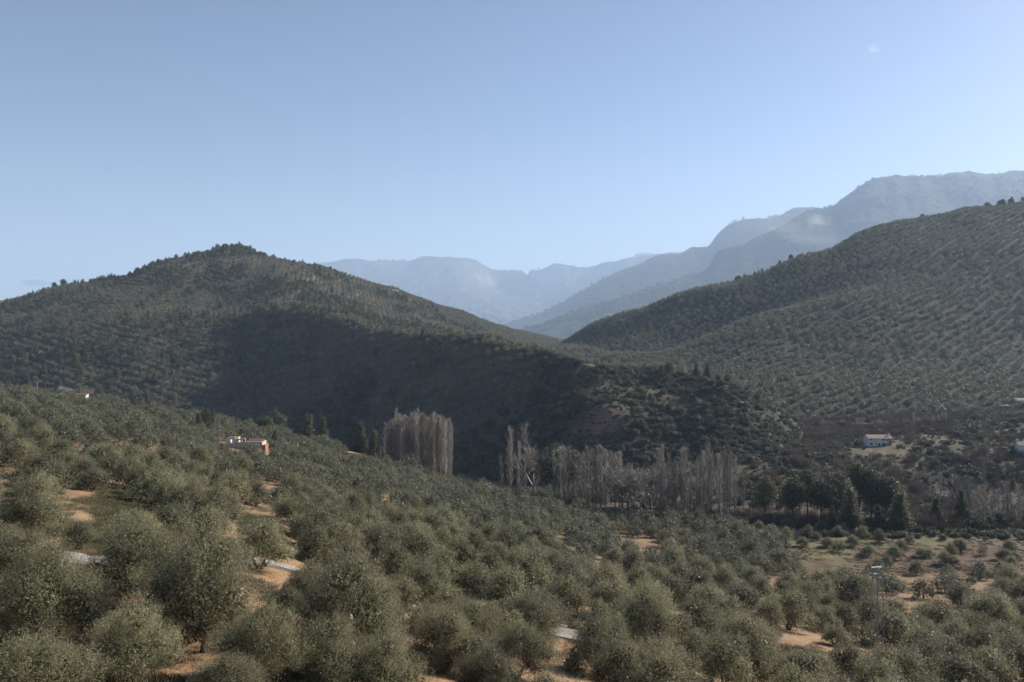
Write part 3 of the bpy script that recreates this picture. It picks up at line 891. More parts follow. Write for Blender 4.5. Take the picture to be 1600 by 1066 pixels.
x, y = grove_grid(LF, 6.5, -420, 2000, 26, 345, ang=0.62, jit=0.07, step2=6.7)
px = PX(x, y)
m = (track_dist(x, y) > 3.9) & (clearing_mask(px, y) < .2)
m &= ~((px > 1215 + (235 - y) * .6) & (y > 196)) & ~((px > 940) & (y > 262)) & ~((px > 1100) & (y > 243))
m &= np.array([np.min(np.hypot(hx - a, hy - b)) > 4.3 for a, b in zip(x, y)])
# a few gaps where the ochre soil shows
m &= fbm(x, y, 17, 2, 201) < 0.29
m &= ~((px > 98) & (px < 185) & (y > 44) & (y < 104))
m &= ~((px > 540) & (px < 720) & (y > 300) & (y < 360))
ex, ey = grove_grid(LF, 5.4, 1080, 1262, 188, 246, ang=.9, jit=.1)
mm_ = ~((PX(ex, ey) > 1215 + (235 - ey) * .6) & (ey > 196)) & np.array([np.min(np.hypot(x[m] - a, y[m] - b)) > 3.6 for a, b in zip(ex, ey)])
x = np.concatenate([x, ex[mm_]]); y = np.concatenate([y, ey[mm_]]); m = np.concatenate([m, np.ones(mm_.sum(), bool)])
# houses and pylons stand free
KEEP = [(G(124, 344), 5), (G(384, 262), 11), (G(384, 244), 9), (G(125, 330), 7), (G(1371, 90), 2.6), (G(1107, 150), 3.0), (G(297, 300), 2.5), (G(1095, 138), 4.5), (G(885, 72), 2.5)]
for c, r_ in KEEP: m &= np.hypot(x - c.x, y - c.y) > r_
x, y = x[m], y[m]
sc_ = 0.76 + 0.30 * rng.random(len(x)) + .12 * fbm(x, y, 30, 2, 202)
sc_ = np.where(rng.random(len(x)) < .10, sc_ * .62, sc_ * np.where(rng.random(len(x)) < .12, 1.22, 1.0))
cand = [(a, b, c) for a, b, c in zip(x.tolist(), y.tolist(), sc_.tolist())] + pts
FIELD = [(690,440,1),(740,460,.85),(810,440,1),(850,400,1.05),(740,390,.95),(880,480,1.1),(930,420,1),(960,540,1),(1000,500,1.1),(1030,470,1.0),(1070,430,.75),(1125,490,.85),(1160,490,.85),(1100,570,1.15),
         (1235,520,1.05),(1270,530,1),(1245,585,1.0),(1260,480,1),(1310,465,1),(1290,450,.9),(1355,640,.65),(1490,570,.9),(1500,650,1),(1530,575,1),(1540,540,1),(1510,500,1.05),(1515,670,1),(1410,480,.7),(1545,600,.9),(1560,500,.8),(1530,470,1),
         (640,410,.9),(600,400,1.0),(660,370,1.0),(700,360,.95),(760,370,1.0),(570,440,1),(500,400,1.0),(430,380,1.0),(370,360,1.0),(440,330,.9),(500,350,1.0)]
field_pts = []
for cx, cy, s in FIELD:
    p = hit(1060 + cx * .3377, 706 + cy * .3377, near=185); field_pts.append((p.x, p.y, s * .68))
cand = [c for c in cand if all(math.hypot(c[0] - f[0], c[1] - f[1]) > 4.5 for f in field_pts)] + field_pts
def on_screen(c):
    p = PX(c[0], c[1]); z = ground(c[0], c[1]); py = H0 - (z + 3) * F / c[1]
    w = 3 * F / c[1]
    return (-w < p < 1600 + w) and (py < 1066 + w)
isfield = set(id(f) for f in field_pts)
cand = [c + (c[1] / c[2] if not (id(c) in isfield) else c[1] / c[2] * .45,) for c in cand]
seen = [c for c in cand if on_screen(c)]
seen.sort(key=lambda c: c[3])
single = seen[:298]; rest = seen[298:] + [c for c in cand if not on_screen(c)]
print("olives", len(seen), "cut", single[-1][:3])

NO = 0
def olive_tree(c, k):
    a, b, s = c[:3]
    r = random.Random(int(a * 91 + b * 37))
    src = OL_HI if b / s < 66 else OL_MID
    tk, cr = src[r.randrange(len(src))]
    root = empty("olive_tree", (a, b, ground(a, b) - .05), r.uniform(0, 6.283), (s * r.uniform(.82, 1.14), s * r.uniform(.82, 1.14), s * r.uniform(.84, 1.12)))
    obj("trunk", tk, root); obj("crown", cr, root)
    return root
for k, c in enumerate(single):
    o = olive_tree(c, k)
    OLIVES.append((o, c))

# the rest of the near grove, drawn as one mass
ax = np.array([c[0] for c in rest]); ay = np.array([c[1] for c in rest]); asz = np.array([c[2] for c in rest])
P_, R_, S_ = place_arrays(ax, ay, 1, 1, LF, .05)
S_ = S_ * asz[:, None]
scatter("olive_grove", P_, R_, S_, OL_LOW, "far part of the olive grove running down the near hillside to its crest", "olive grove")

# ------------------------------------------------------------------ groves and woods on the far hills
x, y = grove_grid(LR, 8.8, 860, 1900, 590, 1500, ang=0.75, jit=0.16, step2=8.8)
zz = fbm(x, y, 90, 3, 301)
m = rng.random(len(x)) < np.where(zz > .42, .6, .98)
x, y = x[m], y[m]
P_, R_, S_ = place_arrays(x, y, 1.05, 1.35, LR, .1)
scatter("hillside_olive_grove", P_, R_, S_, OL_FAR, "olive grove planted in rows over the whole hill on the right", "olive grove")

def steep2(p, y): return (p > 540) & (p < 1010) & (y < 520)
# left hill: olives high up and along the spur, pines and scrub on the steep shaded face
x, y = grove_grid(LM, 8.2, -420, 1250, 430, 1760, ang=-0.45, jit=0.06, step2=10.5)
px = PX(x, y)
wood = fbm(x, y, 110, 4, 311) + np.clip((720 - y) / 260, -.9, .45) * (px < 560) + band(px, 560, 900, 60) * np.clip((560 - y) / 90, -.6, .6)
steep = (px > 600) & (px < 1010) & (y < 500)
spurface = (px > 870) & (y < 620)
m = (wood < .12) & ~steep & ~spurface & ~((px > 880) & (px < 1010) & (y < 560))
P_, R_, S_ = place_arrays(x[m], y[m], .95, 1.3, LM, .1)
scatter("hill_olive_grove", P_, R_, S_, OL_FAR, "olive grove in rows over the upper slopes of the hill on the left", "olive grove")
xs, ys = grove_grid(LM, 4.4, -420, 1330, 400, 1360, ang=.2, jit=.4)
pxs = PX(xs, ys)
wood = fbm(xs, ys, 110, 4, 311) + np.clip((720 - ys) / 260, -.9, .45) * (pxs < 560) + band(pxs, 560, 900, 60) * np.clip((560 - ys) / 90, -.6, .6)
spurface = (pxs > 840) & (ys < 640)
cliff = band(pxs, 830, 990, 20) * (ys > 437) * (ys < 458)
wood = np.where(steep2(pxs, ys), 1.0, wood)
m = ((wood > .10) | spurface) & (rng.random(len(xs)) < np.where(spurface, .97, .85)) & (cliff < .5)
m &= ~((pxs > 890) & (pxs < 960) & (ys > 514) & (ys < 530)) & ~((pxs > 840) & (fbm(xs, ys, 14, 2, 399) > .22) & (ys > 465) & (ys < 505))
P_, R_, S_ = place_arrays(xs[m], ys[m], .55, 1.35, LM, .1, (.8, 1.3))
ux = rng.uniform(830, 1260, 5200); uy = rng.uniform(385, 600, 5200); ux = (ux - 800) / F * uy
_, ui = top_layer(ux, uy); k_ = (ui == 1) & ~((PX(ux, uy) > 888) & (PX(ux, uy) < 945) & (uy > 514) & (uy < 530))
P2, R2, S2 = place_arrays(ux[k_], uy[k_], .18, .5, LM, .05, (.7, 1.2))
P_ = np.concatenate([P_, P2]); R_ = np.concatenate([R_, R2]); S_ = np.concatenate([S_, S2])
scatter("hill_scrub", P_, R_, S_, SCRUB, "evergreen scrub and holm oaks over the shaded gorge side and the spur", "scrub")
m2 = m & (rng.random(len(xs)) < .08 + .5 * (fbm(xs, ys, 60, 3, 402) > .12)) & (pxs < 800)
up3 = (fbm(xs, ys, 75, 3, 403) > .16) & (ys > 780) & (pxs < 760) & (rng.random(len(xs)) < .22)
up4 = (np.hypot(pxs - 375, (ys - 1290) * .5) < 42) & (rng.random(len(xs)) < .14)
m3 = (rng.random(len(xs)) < .02) & (ys > 700) & (pxs < 560)
mm = m2 | m3 | up3 | up4
P_, R_, S_ = place_arrays(xs[mm], ys[mm], .5, 1.0, LM, .3, (.9, 1.2))
scatter("hill_pine_wood", P_, R_, S_, PINE_FAR, "pine wood scattered over the shaded face of the hill on the left", "pine wood")

# woods on the hazy mountains
for L, nm, step, D0, D1, p0, p1, s0, s1, lab in ((LC, "mountain_wood", 36, 4650, 9150, 800, 1750, 2.0, 4.0, "dark wood over the high mountain behind the olive hill"),
                                         (LE, "ridge_wood", 70, 7500, 11400, 780, 1400, 3.3, 6.0, "wood on the pale ridge with the cliff edge"),
                                         (LG, "range_wood", 105, 10500, 16300, 440, 1110, 4.5, 8.0, "sparse wood over the far blue range")):
    x, y = grove_grid(L, step, p0, p1, D0, D1, ang=.4, jit=.4)
    m = fbm(x, y, 780, 4, 331) > -.12
    x, y = x[m], y[m]
    P_, R_, S_ = place_arrays(x, y, s0, s1, L, .5, (.5, .8))
    scatter(nm, P_, R_, S_, SCRUB + PINE_FAR[:1], lab, "wood")

# valley floor cover: scrub, bramble thickets, reeds
def valley(n, px0, px1, D0, D1, dens, wl, seed):
    px = rng.uniform(px0, px1, n); D = np.sqrt(rng.uniform(D0 ** 2, D1 ** 2, n)); x = (px - 800) / F * D
    m = fbm(x, D, wl, 3, seed) > dens
    z, idx = top_layer(x, D); m &= idx == 0
    return x[m], D[m], px[m]
x, y, p = valley(5200, 960, 1900, 248, 600, -.12, 26, 341)
m = ~((p > 1130) & (y > 396) & (y < 474) & (rng.random(len(x)) < .35)) & ~((p > 1350) & (p < 1400) & (y > 410) & (y < 440))
P_, R_, S_ = place_arrays(x[m], y[m], .5, 1.25, LF, .1, (.8, 1.4))
ux, uy, up_ = valley(6000, 1100, 1900, 330, 600, -2, 26, 343)
k_ = ~((up_ > 1330) & (up_ < 1410) & (uy > 405) & (uy < 440))
P2, R2, S2 = place_arrays(ux[k_], uy[k_], .15, .42, LF, .05, (.7, 1.2))
P_ = np.concatenate([P_, P2]); R_ = np.concatenate([R_, R2]); S_ = np.concatenate([S_, S2])
scatter("valley_scrub", P_, R_, S_, SCRUB, "dark evergreen scrub along the river in the valley floor", "scrub")
x, y, p = valley(5200, 880, 1900, 246, 600, -.1, 30, 351)
m = ~((p > 1130) & (y > 396) & (y < 474) & (rng.random(len(x)) < .55)) & ~((p > 1330) & (p < 1400) & (y > 400) & (y < 440))
P_, R_, S_ = place_arrays(x[m], y[m], .7, 1.3, LF, .1, (.8, 1.5))
scatter("bramble_thicket", P_, R_, S_, THICKETS, "grey brown leafless thicket between the river trees", "thicket")
xs = []; ys = []
for c0, c1, d0, d1, n in ((1140, 1270, 246, 266, 120), (1230, 1330, 480, 560, 520), (1330, 1480, 470, 530, 520), (1480, 1700, 248, 285, 170), (770, 880, 285, 330, 160), (1400, 1500, 246, 262, 60), (1150, 1450, 300, 390, 200)):
    px = rng.uniform(c0, c1, n); D = rng.uniform(d0, d1, n); xs.append((px - 800) / F * D); ys.append(D)
x = np.concatenate(xs); y = np.concatenate(ys)
k_ = fbm(x, y, 12, 2, 377) > -.12; x = x[k_]; y = y[k_]
P_, R_, S_ = place_arrays(x, y, .45, 1.15, LF, .1, (.8, 1.3))
scatter("reed_bed", P_, R_, S_, REEDS, "tan and orange reed beds along the river and behind the farmhouse", "reeds")
# shrub belt along the gorge edge of the near grove
px = rng.uniform(-100, 1000, 900); D = 352 + rng.random(900) * 45; x = (px - 800) / F * D
P_, R_, S_ = place_arrays(x, D, .6, 1.3, LF, .1, (.8, 1.3))
scatter("gorge_scrub", P_, R_, S_, SCRUB, "scrub on the edge of the gorge beyond the near grove", "scrub")
# weeds and low bushes breaking the edges of the field and the banks
px = rng.uniform(1230, 1750, 420); D = 243 + rng.normal(size=420) * 3.5; x = (px - 800) / F * D
P_, R_, S_ = place_arrays(x, D, .22, .75, LF, .1, (.7, 1.2))
scatter("field_hedge", P_, R_, S_, SCRUB, "ragged low bushes along the back edge of the orchard field", "hedge")
# grass tufts in clearings
r_ = []
segs = []
q = random.Random(5)
for i in range(140):
    a = Vector((q.uniform(-.6, .6), q.uniform(-.6, .6), 0)); segs.append((tuple(a), tuple(a + Vector((q.uniform(-.08, .08), q.uniform(-.08, .08), q.uniform(.08, .28)))), .012, .003))
TUFT = twig_mesh("tuft", segs, M_grass, 9)
px = rng.uniform(-100, 900, 9000); D = rng.uniform(45, 135, 9000); x = (px - 800) / F * D
m = (np.maximum(clearing_mask(px, D), np.clip(fbm(x, D, 14, 2, 361) * 2, 0, .5)) > rng.random(9000) * .8) & (track_dist(x, D) > 2.2)
P_, R_, S_ = place_arrays(x[m], D[m], .7, 1.5, LF, .02)
scatter("grass", P_, R_, S_, [TUFT], "short green grass in the clearings between the olives", "grass")

def stone_mesh(seed):
    r = random.Random(seed); v = []; 
    for z, q in ((0, .8), (.35, 1.0), (.7, .55)):
        for k in range(6): a = k * 1.047 + r.uniform(-.2, .2); v.append((q * math.cos(a) * r.uniform(.7, 1.1), q * math.sin(a) * r.uniform(.7, 1.1), z * r.uniform(.8, 1.1)))
    f = [(i + k, i + (k + 1) % 6, i + 6 + (k + 1) % 6, i + 6 + k) for i in (0, 6) for k in range(6)] + [tuple(range(12, 18))]
    return mesh_np("stone", v, f, M_stone)
px = rng.uniform(-100, 1700, 5000); D = np.exp(rng.uniform(math.log(26), math.log(130), 5000)); x = (px - 800) / F * D
m = (fbm(x, D, 9, 3, 394) > .02) & (track_dist(x, D) > 1.9)
P_, R_, S_ = place_arrays(x[m], D[m], .04, .16, LF, .02, (.6, 1.0)); S_ = S_ * (0.6 + 1.6 * rng.random((len(S_), 1)) ** 4)
scatter("loose_stones", P_, R_, S_, [stone_mesh(1), stone_mesh(2)], "loose pale stones and clods on the soil of the near grove", "stones")
M_weed = leaf_material("dry_weed", (0.07, 0.055, 0.03), (0.22, 0.18, 0.10), (0.16, 0.13, 0.07), rough=0.7, trans=0.2)
TUFT2 = TUFT.copy(); TUFT2.materials.clear(); TUFT2.materials.append(M_weed)
px = rng.uniform(1200, 1750, 9000); D = rng.uniform(196, 246, 9000); x = (px - 800) / F * D
m = fbm(x, D, 5, 3, 391) + fbm(x * .2, D, 3, 2, 392) * .6 > .02
P_, R_, S_ = place_arrays(x[m], D[m], .35, .95, LF, .02, (.5, 1.0))
px = rng.uniform(-100, 1700, 26000); D = np.exp(rng.uniform(math.log(28), math.log(190), 26000)); x = (px - 800) / F * D
m = (fbm(x, D, 7, 3, 393) > .08) & (track_dist(x, D) > 2.0)
P2, R2, S2 = place_arrays(x[m], D[m], .5, 1.5, LF, .02, (.5, 1.0))
scatter("dry_weeds", np.concatenate([P_, P2]), np.concatenate([R_, R2]), np.concatenate([S_, S2]), [TUFT2], "dry weeds over the orchard field and the soil between the near olives", "weeds")

# ------------------------------------------------------------------ river trees, one by one
def tree(name, pair, px, D, s, label, cat, group, zs=1.0, base=None):
    x = (px - 800) / F * D
    r = random.Random(int(px * 13 + D * 7))
    z = ground(x, D) if base is None else base
    root = empty(name, (x, D, z - .1), r.uniform(0, 6.283), (s, s, s * zs))
    obj("trunk", pair[0], root); obj("branches" if name.startswith("bare") else "crown", pair[1], root)
    return tag(root, label, cat, group)
def nth(i): return ["first", "second", "third", "fourth", "fifth", "sixth", "seventh", "eighth", "ninth", "tenth", "eleventh", "twelfth"][i]

# the dense stand of leafless poplars
r = random.Random(77)
stand = []
for i in range(64):
    row = i // 16; px = 606 + (i % 16) * 6.45 + r.uniform(-1.8, 1.8); D = 338 - row * 6 + r.uniform(-2, 2)
    u = (px - 655) / 52
    top = 648 + 14 * max(0, abs(u)) ** 3.2 + r.uniform(-2, 9)
    if i in (2, 7): top = 640
    stand.append((px, D, top))
for i, (px, D, top) in enumerate(stand):
    x = (px - 800) / F * D; z = ground(x, D); h = -(top - H0) * D / F - z
    tree("bare_poplar", POPLARS[i % 4], px, D, .9, "leafless grey poplar in the dense stand beyond the near olive crest", "poplar", "poplars of the dense stand", zs=h / 20 / .9)
def single_bare(px, D, top, kind, label, group=None, w=1.0, name="bare_poplar", cat="poplar"):
    x = (px - 800) / F * D; z = ground(x, D); h = -(top - H0) * D / F - z
    pair, h0 = (POPLARS[kind], 20) if kind < 10 else (BARES[kind - 10], 10)
    return tree(name, pair, px, D, w * (h / h0 if kind >= 10 else 1), label, cat, group, zs=(h / 20 / w) if kind < 10 else 1.0 / w)
single_bare(592, 335, 672, 0, "slim leafless poplar standing just left of the dense poplar stand", w=.8)
single_bare(601, 338, 668, 1, "thin leafless poplar touching the left edge of the dense poplar stand", w=.8)
single_bare(797, 318, 669, 2, "lone narrow leafless poplar in front of the dark gorge, left of the tallest pair", w=1.25)
single_bare(820, 315, 666, 4, "tallest leafless poplar in front of the dark gorge, beside a rounded bare tree", w=1.25)
single_bare(811, 316, 690, 0, "short slim poplar squeezed against the tallest gorge poplar", w=1.0)
single_bare(834, 305, 686, 10, "rounded leafless tree with an ivied trunk right of the tallest gorge poplar", w=1.1, name="bare_tree", cat="tree")
single_bare(783, 308, 712, 1, "small leafless poplar at the foot of the gorge, left of the lone narrow poplar", w=.9)
band_trees = []
r = random.Random(78)
spec = [(866, 1, 704), (874, 0, 700), (882, 2, 698)]
for i in range(13): spec.append((888 + i * 6.5 + r.uniform(-2, 2), r.choice([1, 2, 3, 4]), 695 + r.uniform(-2, 16)))
for i in range(7): spec.append((972 + i * 9 + r.uniform(-3, 3), 10 + i % 3, 712 + r.uniform(0, 12)))
for i in range(22): spec.append((1030 + i * 5.6 + r.uniform(-3, 3), r.choice([0, 1, 2, 3, 4]), 697 + r.uniform(-3, 30)))
for i, (px, k, top) in enumerate(spec):
    D = r.uniform(266, 300)
    if k >= 10:
        single_bare(px, D - 8, top + 4, k, "leafless spreading tree in the middle of the bare river band", "spreading trees of the river band", name="bare_tree", cat="tree")
    elif px < 980:
        single_bare(px, D, top, k, "leafless poplar in the tall clump left of the spreading river trees", "poplars of the left river clump", w=1.15)
    else:
        single_bare(px, D, top, k, "leafless poplar in the loose row between the spreading river trees and the pines", "poplars of the right river row", w=1.1)
for i in range(14):
    px = 1160 + i * 31 + r.uniform(-8, 8); D = r.uniform(300, 390)
    single_bare(px, D, r.uniform(722, 745) - (12 if px > 1500 else 0), r.choice([0, 1, 3, 10]), "thin leafless tree in the brown wood behind the pines", "thin bare trees behind the pines", w=.9, name="bare_tree", cat="tree")
for i in range(14):
    px = 1508 + i * 7.5 + r.uniform(-3, 3); D = r.uniform(252, 275)
    single_bare(px, D, r.uniform(742, 775), r.choice([0, 1, 2, 4]), "leafless poplar beside the orchard field at the right edge", "poplars beside the orchard field", w=1.0)
for i in range(9):
    px = 1430 + i * 6 + r.uniform(-2, 2)
    single_bare(px, 505 + r.uniform(-6, 6), r.uniform(644, 652), i % 4, "leafless poplar in the small row behind the terrace, right of the farmhouse", "poplars behind the terrace", w=.9)
for i in range(10):
    px = r.uniform(1215, 1440); 
    single_bare(px, 530 + r.uniform(-20, 20), r.uniform(648, 660), 10 + i % 3, "low leafless bush tree among the reeds under the right hill", "bare trees among the far reeds", name="bare_tree", cat="tree")
for i, (px, top) in enumerate([(18, 601), (50, 601), (95, 600), (106, 602), (137, 602)]):
    single_bare(px, 344, top, 10 + i % 3, ["leafless tree on the crest at the left edge", "leafless tree on the crest behind the wooden power pole", "larger leafless tree left of the small stone hut", "leafless tree touching the left side of the stone hut", "leafless tree right behind the small stone hut"][i], name="bare_tree", cat="tree")

# ------------------------------------------------------------------ pines, one by one
def pine(px, D, top, k, label, group=None, w=1.0):
    x = (px - 800) / F * D; z = ground(x, D); h = max(-(top - H0) * D / F - z, 5.0)
    t, c, h0 = PINES[k]; s = h / h0
    return tree("pine_tree", (t, c), px, D, s * w, label, "pine", group, zs=1 / w)
for px, D, top, k, lab, w in [
    (1238, 262, 743, 0, "tall dark pine at the left end of the pine row by the river", 1.1),
    (1262, 268, 734, 4, "tall pine second from the left in the river pine row", 1.15),
    (1283, 258, 748, 1, "broad shaded pine in the middle left of the river pine row", 1.1),
    (1308, 262, 735, 0, "tall pine left of the gap in the river pine row", 1.15),
    (1328, 250, 762, 2, "cone shaped pine leaning on the left half of the pine row", 1.0),
    (1342, 275, 724, 4, "tallest pine of the row, right of the gap", 1.2),
    (1362, 272, 730, 0, "high rounded pine just right of the tallest pine", 1.15),
    (1384, 268, 742, 1, "wide pine near the right end of the river pine row", 1.1),
    (1396, 266, 748, 0, "last dark pine at the right end of the tall row", 1.1),
    (1372, 247, 788, 3, "small slim pine in front of the tall pine row", .8),
    (1406, 248, 770, 3, "light green conical pine standing alone before the field", 1.15),
    (1300, 249, 790, 2, "low pine at the foot of the row above the olives", .9),
    (1463, 262, 778, 3, "grey green conical tree right of the lone conical pine", .95),
    (1503, 262, 765, 2, "slender pale conical tree near the leaning ivied trunk", .9),
    (1195, 272, 742, 0, "pale pine between the bare poplar row and the pine row", 1.0),
    (990, 452, 640, 3, "small pale conical pine on the dark scrub face of the spur", .6)]:
    pine(px, D, top, k, lab, None, w)
for px, D, top, k, lab, w in [
    (1045, 515, 565, 1, "rounded pine on the spur plateau, left of the two tip pines", 1.0),
    (1034, 520, 569, 1, "smaller pine against the rounded plateau pine", 1.0),
    (1122, 500, 585, 1, "left of the two big pines at the spur tip", 1.1),
    (1137, 496, 584, 1, "right of the two big pines at the spur tip", 1.2),
    (1184, 488, 617, 1, "low dark umbrella tree at the very end of the spur", 1.4),
    (1088, 520, 568, 3, "faint slim pine behind the spur before the olive hill", .8),
    (1106, 520, 566, 3, "faint pointed pine right of the slim one behind the spur", .8),
    (1008, 535, 575, 3, "little pine at the middle of the spur skyline", .8),
    (415, 335, 650, 1, "large dark tree crown behind the ruined farmhouse", 1.6),
    (430, 290, 672, 2, "dark bushy pine right beside the ruined farmhouse", 1.2),
    (310, 300, 645, 3, "dark green tree left of the slim cypress", 1.1),
    (322, 305, 640, 1, "dark pine clump between the lattice post and the cypress", 1.3),
    (563, 352, 660, 3, "yellow green pine on the gorge edge left of the poplar stand", .9),
    (585, 350, 672, 2, "low green pine on the gorge edge touching the slim poplars", .9),
    (505, 372, 652, 2, "dark pine rising from the gorge behind the near grove", .8),
    (482, 378, 648, 3, "slim dark pine in the gorge behind the near grove", .8),
    (430, 378, 642, 1, "broad dark pine in the gorge above the ruined farmhouse", 1.0),
    (872, 292, 696, 1, "dark green pine at the left end of the river poplar clump", 1.3),
    (85, 1092, 441, 1, "left and smaller of the two lone pines on the left skyline", 1.2),
    (99, 1097, 436, 1, "right and larger of the two lone pines on the left skyline", 1.3),
    (1441, 1338, 334, 1, "lone tree sticking up from the skyline of the right hill", 1.2),
    (247, 1180, 405, 1, "dark pine at the left shoulder of the peak", 1.3),
    (258, 1185, 406, 1, "second dark pine at the left shoulder of the peak", 1.0),
    (302, 1215, 396, 1, "round pine on the skyline left of the peak", 1.2),
    (325, 1245, 394, 1, "round pine just left of the summit", 1.2),
    (361, 1298, 385, 1, "tree on the very summit of the left hill", 1.3)]:
    pine(px, D, top, k, lab, None, w)
r = random.Random(91)
for i in range(30):
    px = 1535 + r.random() * 130; pine(px, 1430 + r.uniform(-60, 15), r.uniform(305, 318) + max(0, 1570 - px) * .3, i % 3, "pine in the dark wood crowning the right hill at the edge of view", "pines crowning the right hill", 1.3)
for i in range(9):
    t = i / 8; px = 1190 - t * 60 + r.uniform(-8, 60); D = 1185
    pine(px, D, H0 - (ground((px - 800) / F * D, D) + 9) * F / D, i % 4, "dark pine on the far edge of the right hill skyline", "pines on the right hill skyline", 1.2)
for i, (px, py) in enumerate([(1145, 535), (1160, 530), (1170, 540), (1116, 545), (1085, 560), (1152, 548)]):
    p = hit(px, py + 8, near=560); D = p.y
    pine(px, D, py - 6, 3, "pale pine in the fold at the lower left of the olive hill", "pale pines in the fold of the olive hill", .8)
M_pine_lit = leaf_material("pine_needle_lit", (0.045, 0.052, 0.022), (0.21, 0.20, 0.085), (0.17, 0.165, 0.075), rough=0.55, trans=0.3, warm_amt=0.3)  # lighter copy of the pine needles: the sunlit look is put into the colour
PINES_LIT = []
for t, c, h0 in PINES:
    c2 = c.copy(); c2.materials.clear(); c2.materials.append(M_pine_lit); PINES_LIT.append((t, c2, h0))
spots = []
for i in range(620):
    px = r.uniform(0, 690); py = r.uniform(455, 645)
    if vnoise(px / 40, py / 30, 5) + r.random() * .4 < .78: continue
    if any(abs(px - a) < 7 and abs(py - b) < 6 for a, b in spots): continue
    spots.append((px, py))
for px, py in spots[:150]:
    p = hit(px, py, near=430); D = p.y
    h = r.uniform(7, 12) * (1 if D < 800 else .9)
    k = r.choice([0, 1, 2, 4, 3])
    t, c, h0 = PINES_LIT[k]
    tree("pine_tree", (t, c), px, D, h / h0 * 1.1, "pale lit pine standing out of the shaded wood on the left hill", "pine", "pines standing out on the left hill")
# cypress by the ruin
lb = [(0, 0, .8 + i * .75, .62 - .05 * abs(i - 3), .62 - .05 * abs(i - 3), .8) for i in range(11)]
cy = lobed_crown("crown", lb, M_pine, 700, 900, 4, .25, .1, .3, fill=200)
p = G(333, 296)
root = empty("cypress", tuple(p)); obj("trunk", MB().tube([(0, 0, -.3), (0, 0, 3)], [.15, .1], 5).mesh("trunk", M_pinebark), root); obj("crown", cy, root)
tag(root, "slim dark cypress rising left of the ruined farmhouse", "cypress")

# ------------------------------------------------------------------ buildings
def wall_with_openings(W, H, openings, t, mat, name, parent, x0=0.0):
    """front wall in the XZ plane with recessed openings; openings: (x, z, w, h)"""
    xs = sorted(set([0, W] + [o[0] for o in openings] + [o[0] + o[2] for o in openings]))
    zs = sorted(set([0, H] + [o[1] for o in openings] + [o[1] + o[3] for o in openings]))
    b = MB()
    for i in range(len(xs) - 1):
        for j in range(len(zs) - 1):
            cx = (xs[i] + xs[i + 1]) / 2; cz = (zs[j] + zs[j + 1]) / 2
            if any(o[0] < cx < o[0] + o[2] and o[1] < cz < o[1] + o[3] for o in openings): continue
            b.box(x0 + xs[i], x0 + xs[i + 1], 0, t, zs[j], zs[j + 1])
    return b.build(name, mat, parent)
def window(parent, x, z, w, h, kind="window", depth=.12):
    f = MB(); e = .07
    f.box(x, x + e, depth, depth + .07, z, z + h).box(x + w - e, x + w, depth, depth + .07, z, z + h).box(x + e, x + w - e, depth, depth + .07, z + h - e, z + h).box(x + e, x + w - e, depth, depth + .07, z, z + e)
    o = f.build(kind, M_wood, parent)
    MB().box(x + e, x + w - e, depth + .03, depth + .06, z + e, z + h - e).build("pane" if kind == "window" else "panel", M_darkglass if kind == "window" else M_wood, o)
    return o
def gable_house(name, loc, rz, W, Dp, H, rise, openings, label, roof_mat, chimney=None, wall_mat=None, shed=False, doors=()):
    wm = wall_mat or M_white
    root = empty(name, tuple(loc), rz)
    allo = list(openings) + list(doors)
    wall_with_openings(W, H, allo, .35, wm, "wall", root)
    b = MB(); b.box(0, .35, .352, Dp, 0, H).box(W - .35, W, .352, Dp, 0, H).box(.352, W - .352, Dp - .35, Dp, 0, H + (rise if shed else 0)).box(.36, W - .36, .36, Dp - .36, 0, .1)
    # gable ends
    for x in (0, W - .35):
        if shed: b.add([(x, 0, H), (x + .35, 0, H), (x + .35, Dp, H), (x, Dp, H), (x, Dp, H + rise), (x + .35, Dp, H + rise)], [(0, 1, 5, 4), (0, 3, 2, 1), (3, 4, 5, 2), (0, 4, 3), (1, 2, 5)])
        else: b.add([(x, .0, H), (x + .35, 0, H), (x + .35, Dp, H), (x, Dp, H), (x, Dp / 2, H + rise), (x + .35, Dp / 2, H + rise)], [(0, 1, 5, 4), (2, 3, 4, 5), (0, 4, 3), (1, 2, 5), (0, 3, 2, 1)])
    b.build("side_wall", wm, root)
    o_ = .35; th = .14
    rf = MB()
    ridge_y = Dp + .0 if shed else Dp / 2
    def slope(y0, z0, y1, z1):
        n = 26; dx = (W + 2 * o_) / n
        for i in range(n):     # rows of tiles: alternate high and low courses
            x = -o_ + i * dx; up = .05 if i % 2 else 0
            rf.add([(x, y0, z0 + up), (x + dx, y0, z0 + up), (x + dx, y1, z1 + up), (x, y1, z1 + up), (x, y0, z0 + up + th), (x + dx, y0, z0 + up + th), (x + dx, y1, z1 + up + th), (x, y1, z1 + up + th)],
                   [(0, 3, 2, 1), (4, 5, 6, 7), (0, 1, 5, 4), (1, 2, 6, 5), (2, 3, 7, 6), (3, 0, 4, 7)])
    s = rise / ridge_y
    slope(-o_, H - o_ * s + .02, ridge_y, H + rise + .02)
    if not shed: slope(Dp + o_, H - o_ * s + .02, ridge_y + .003, H + rise + .02)
    rf = rf.build("roof", roof_mat, root)
    if chimney:
        cx, cy_, ch = chimney
        MB().box(cx, cx + .7, cy_, cy_ + .7, H, H + rise + ch).box(cx - .08, cx + .78, cy_ - .08, cy_ + .78, H + rise + ch, H + rise + ch + .15).build("chimney", wm, rf)
    for q in openings: window(root, *q)
    for q in doors: window(root, *q, kind="door")
    return tag(root, label, "house")
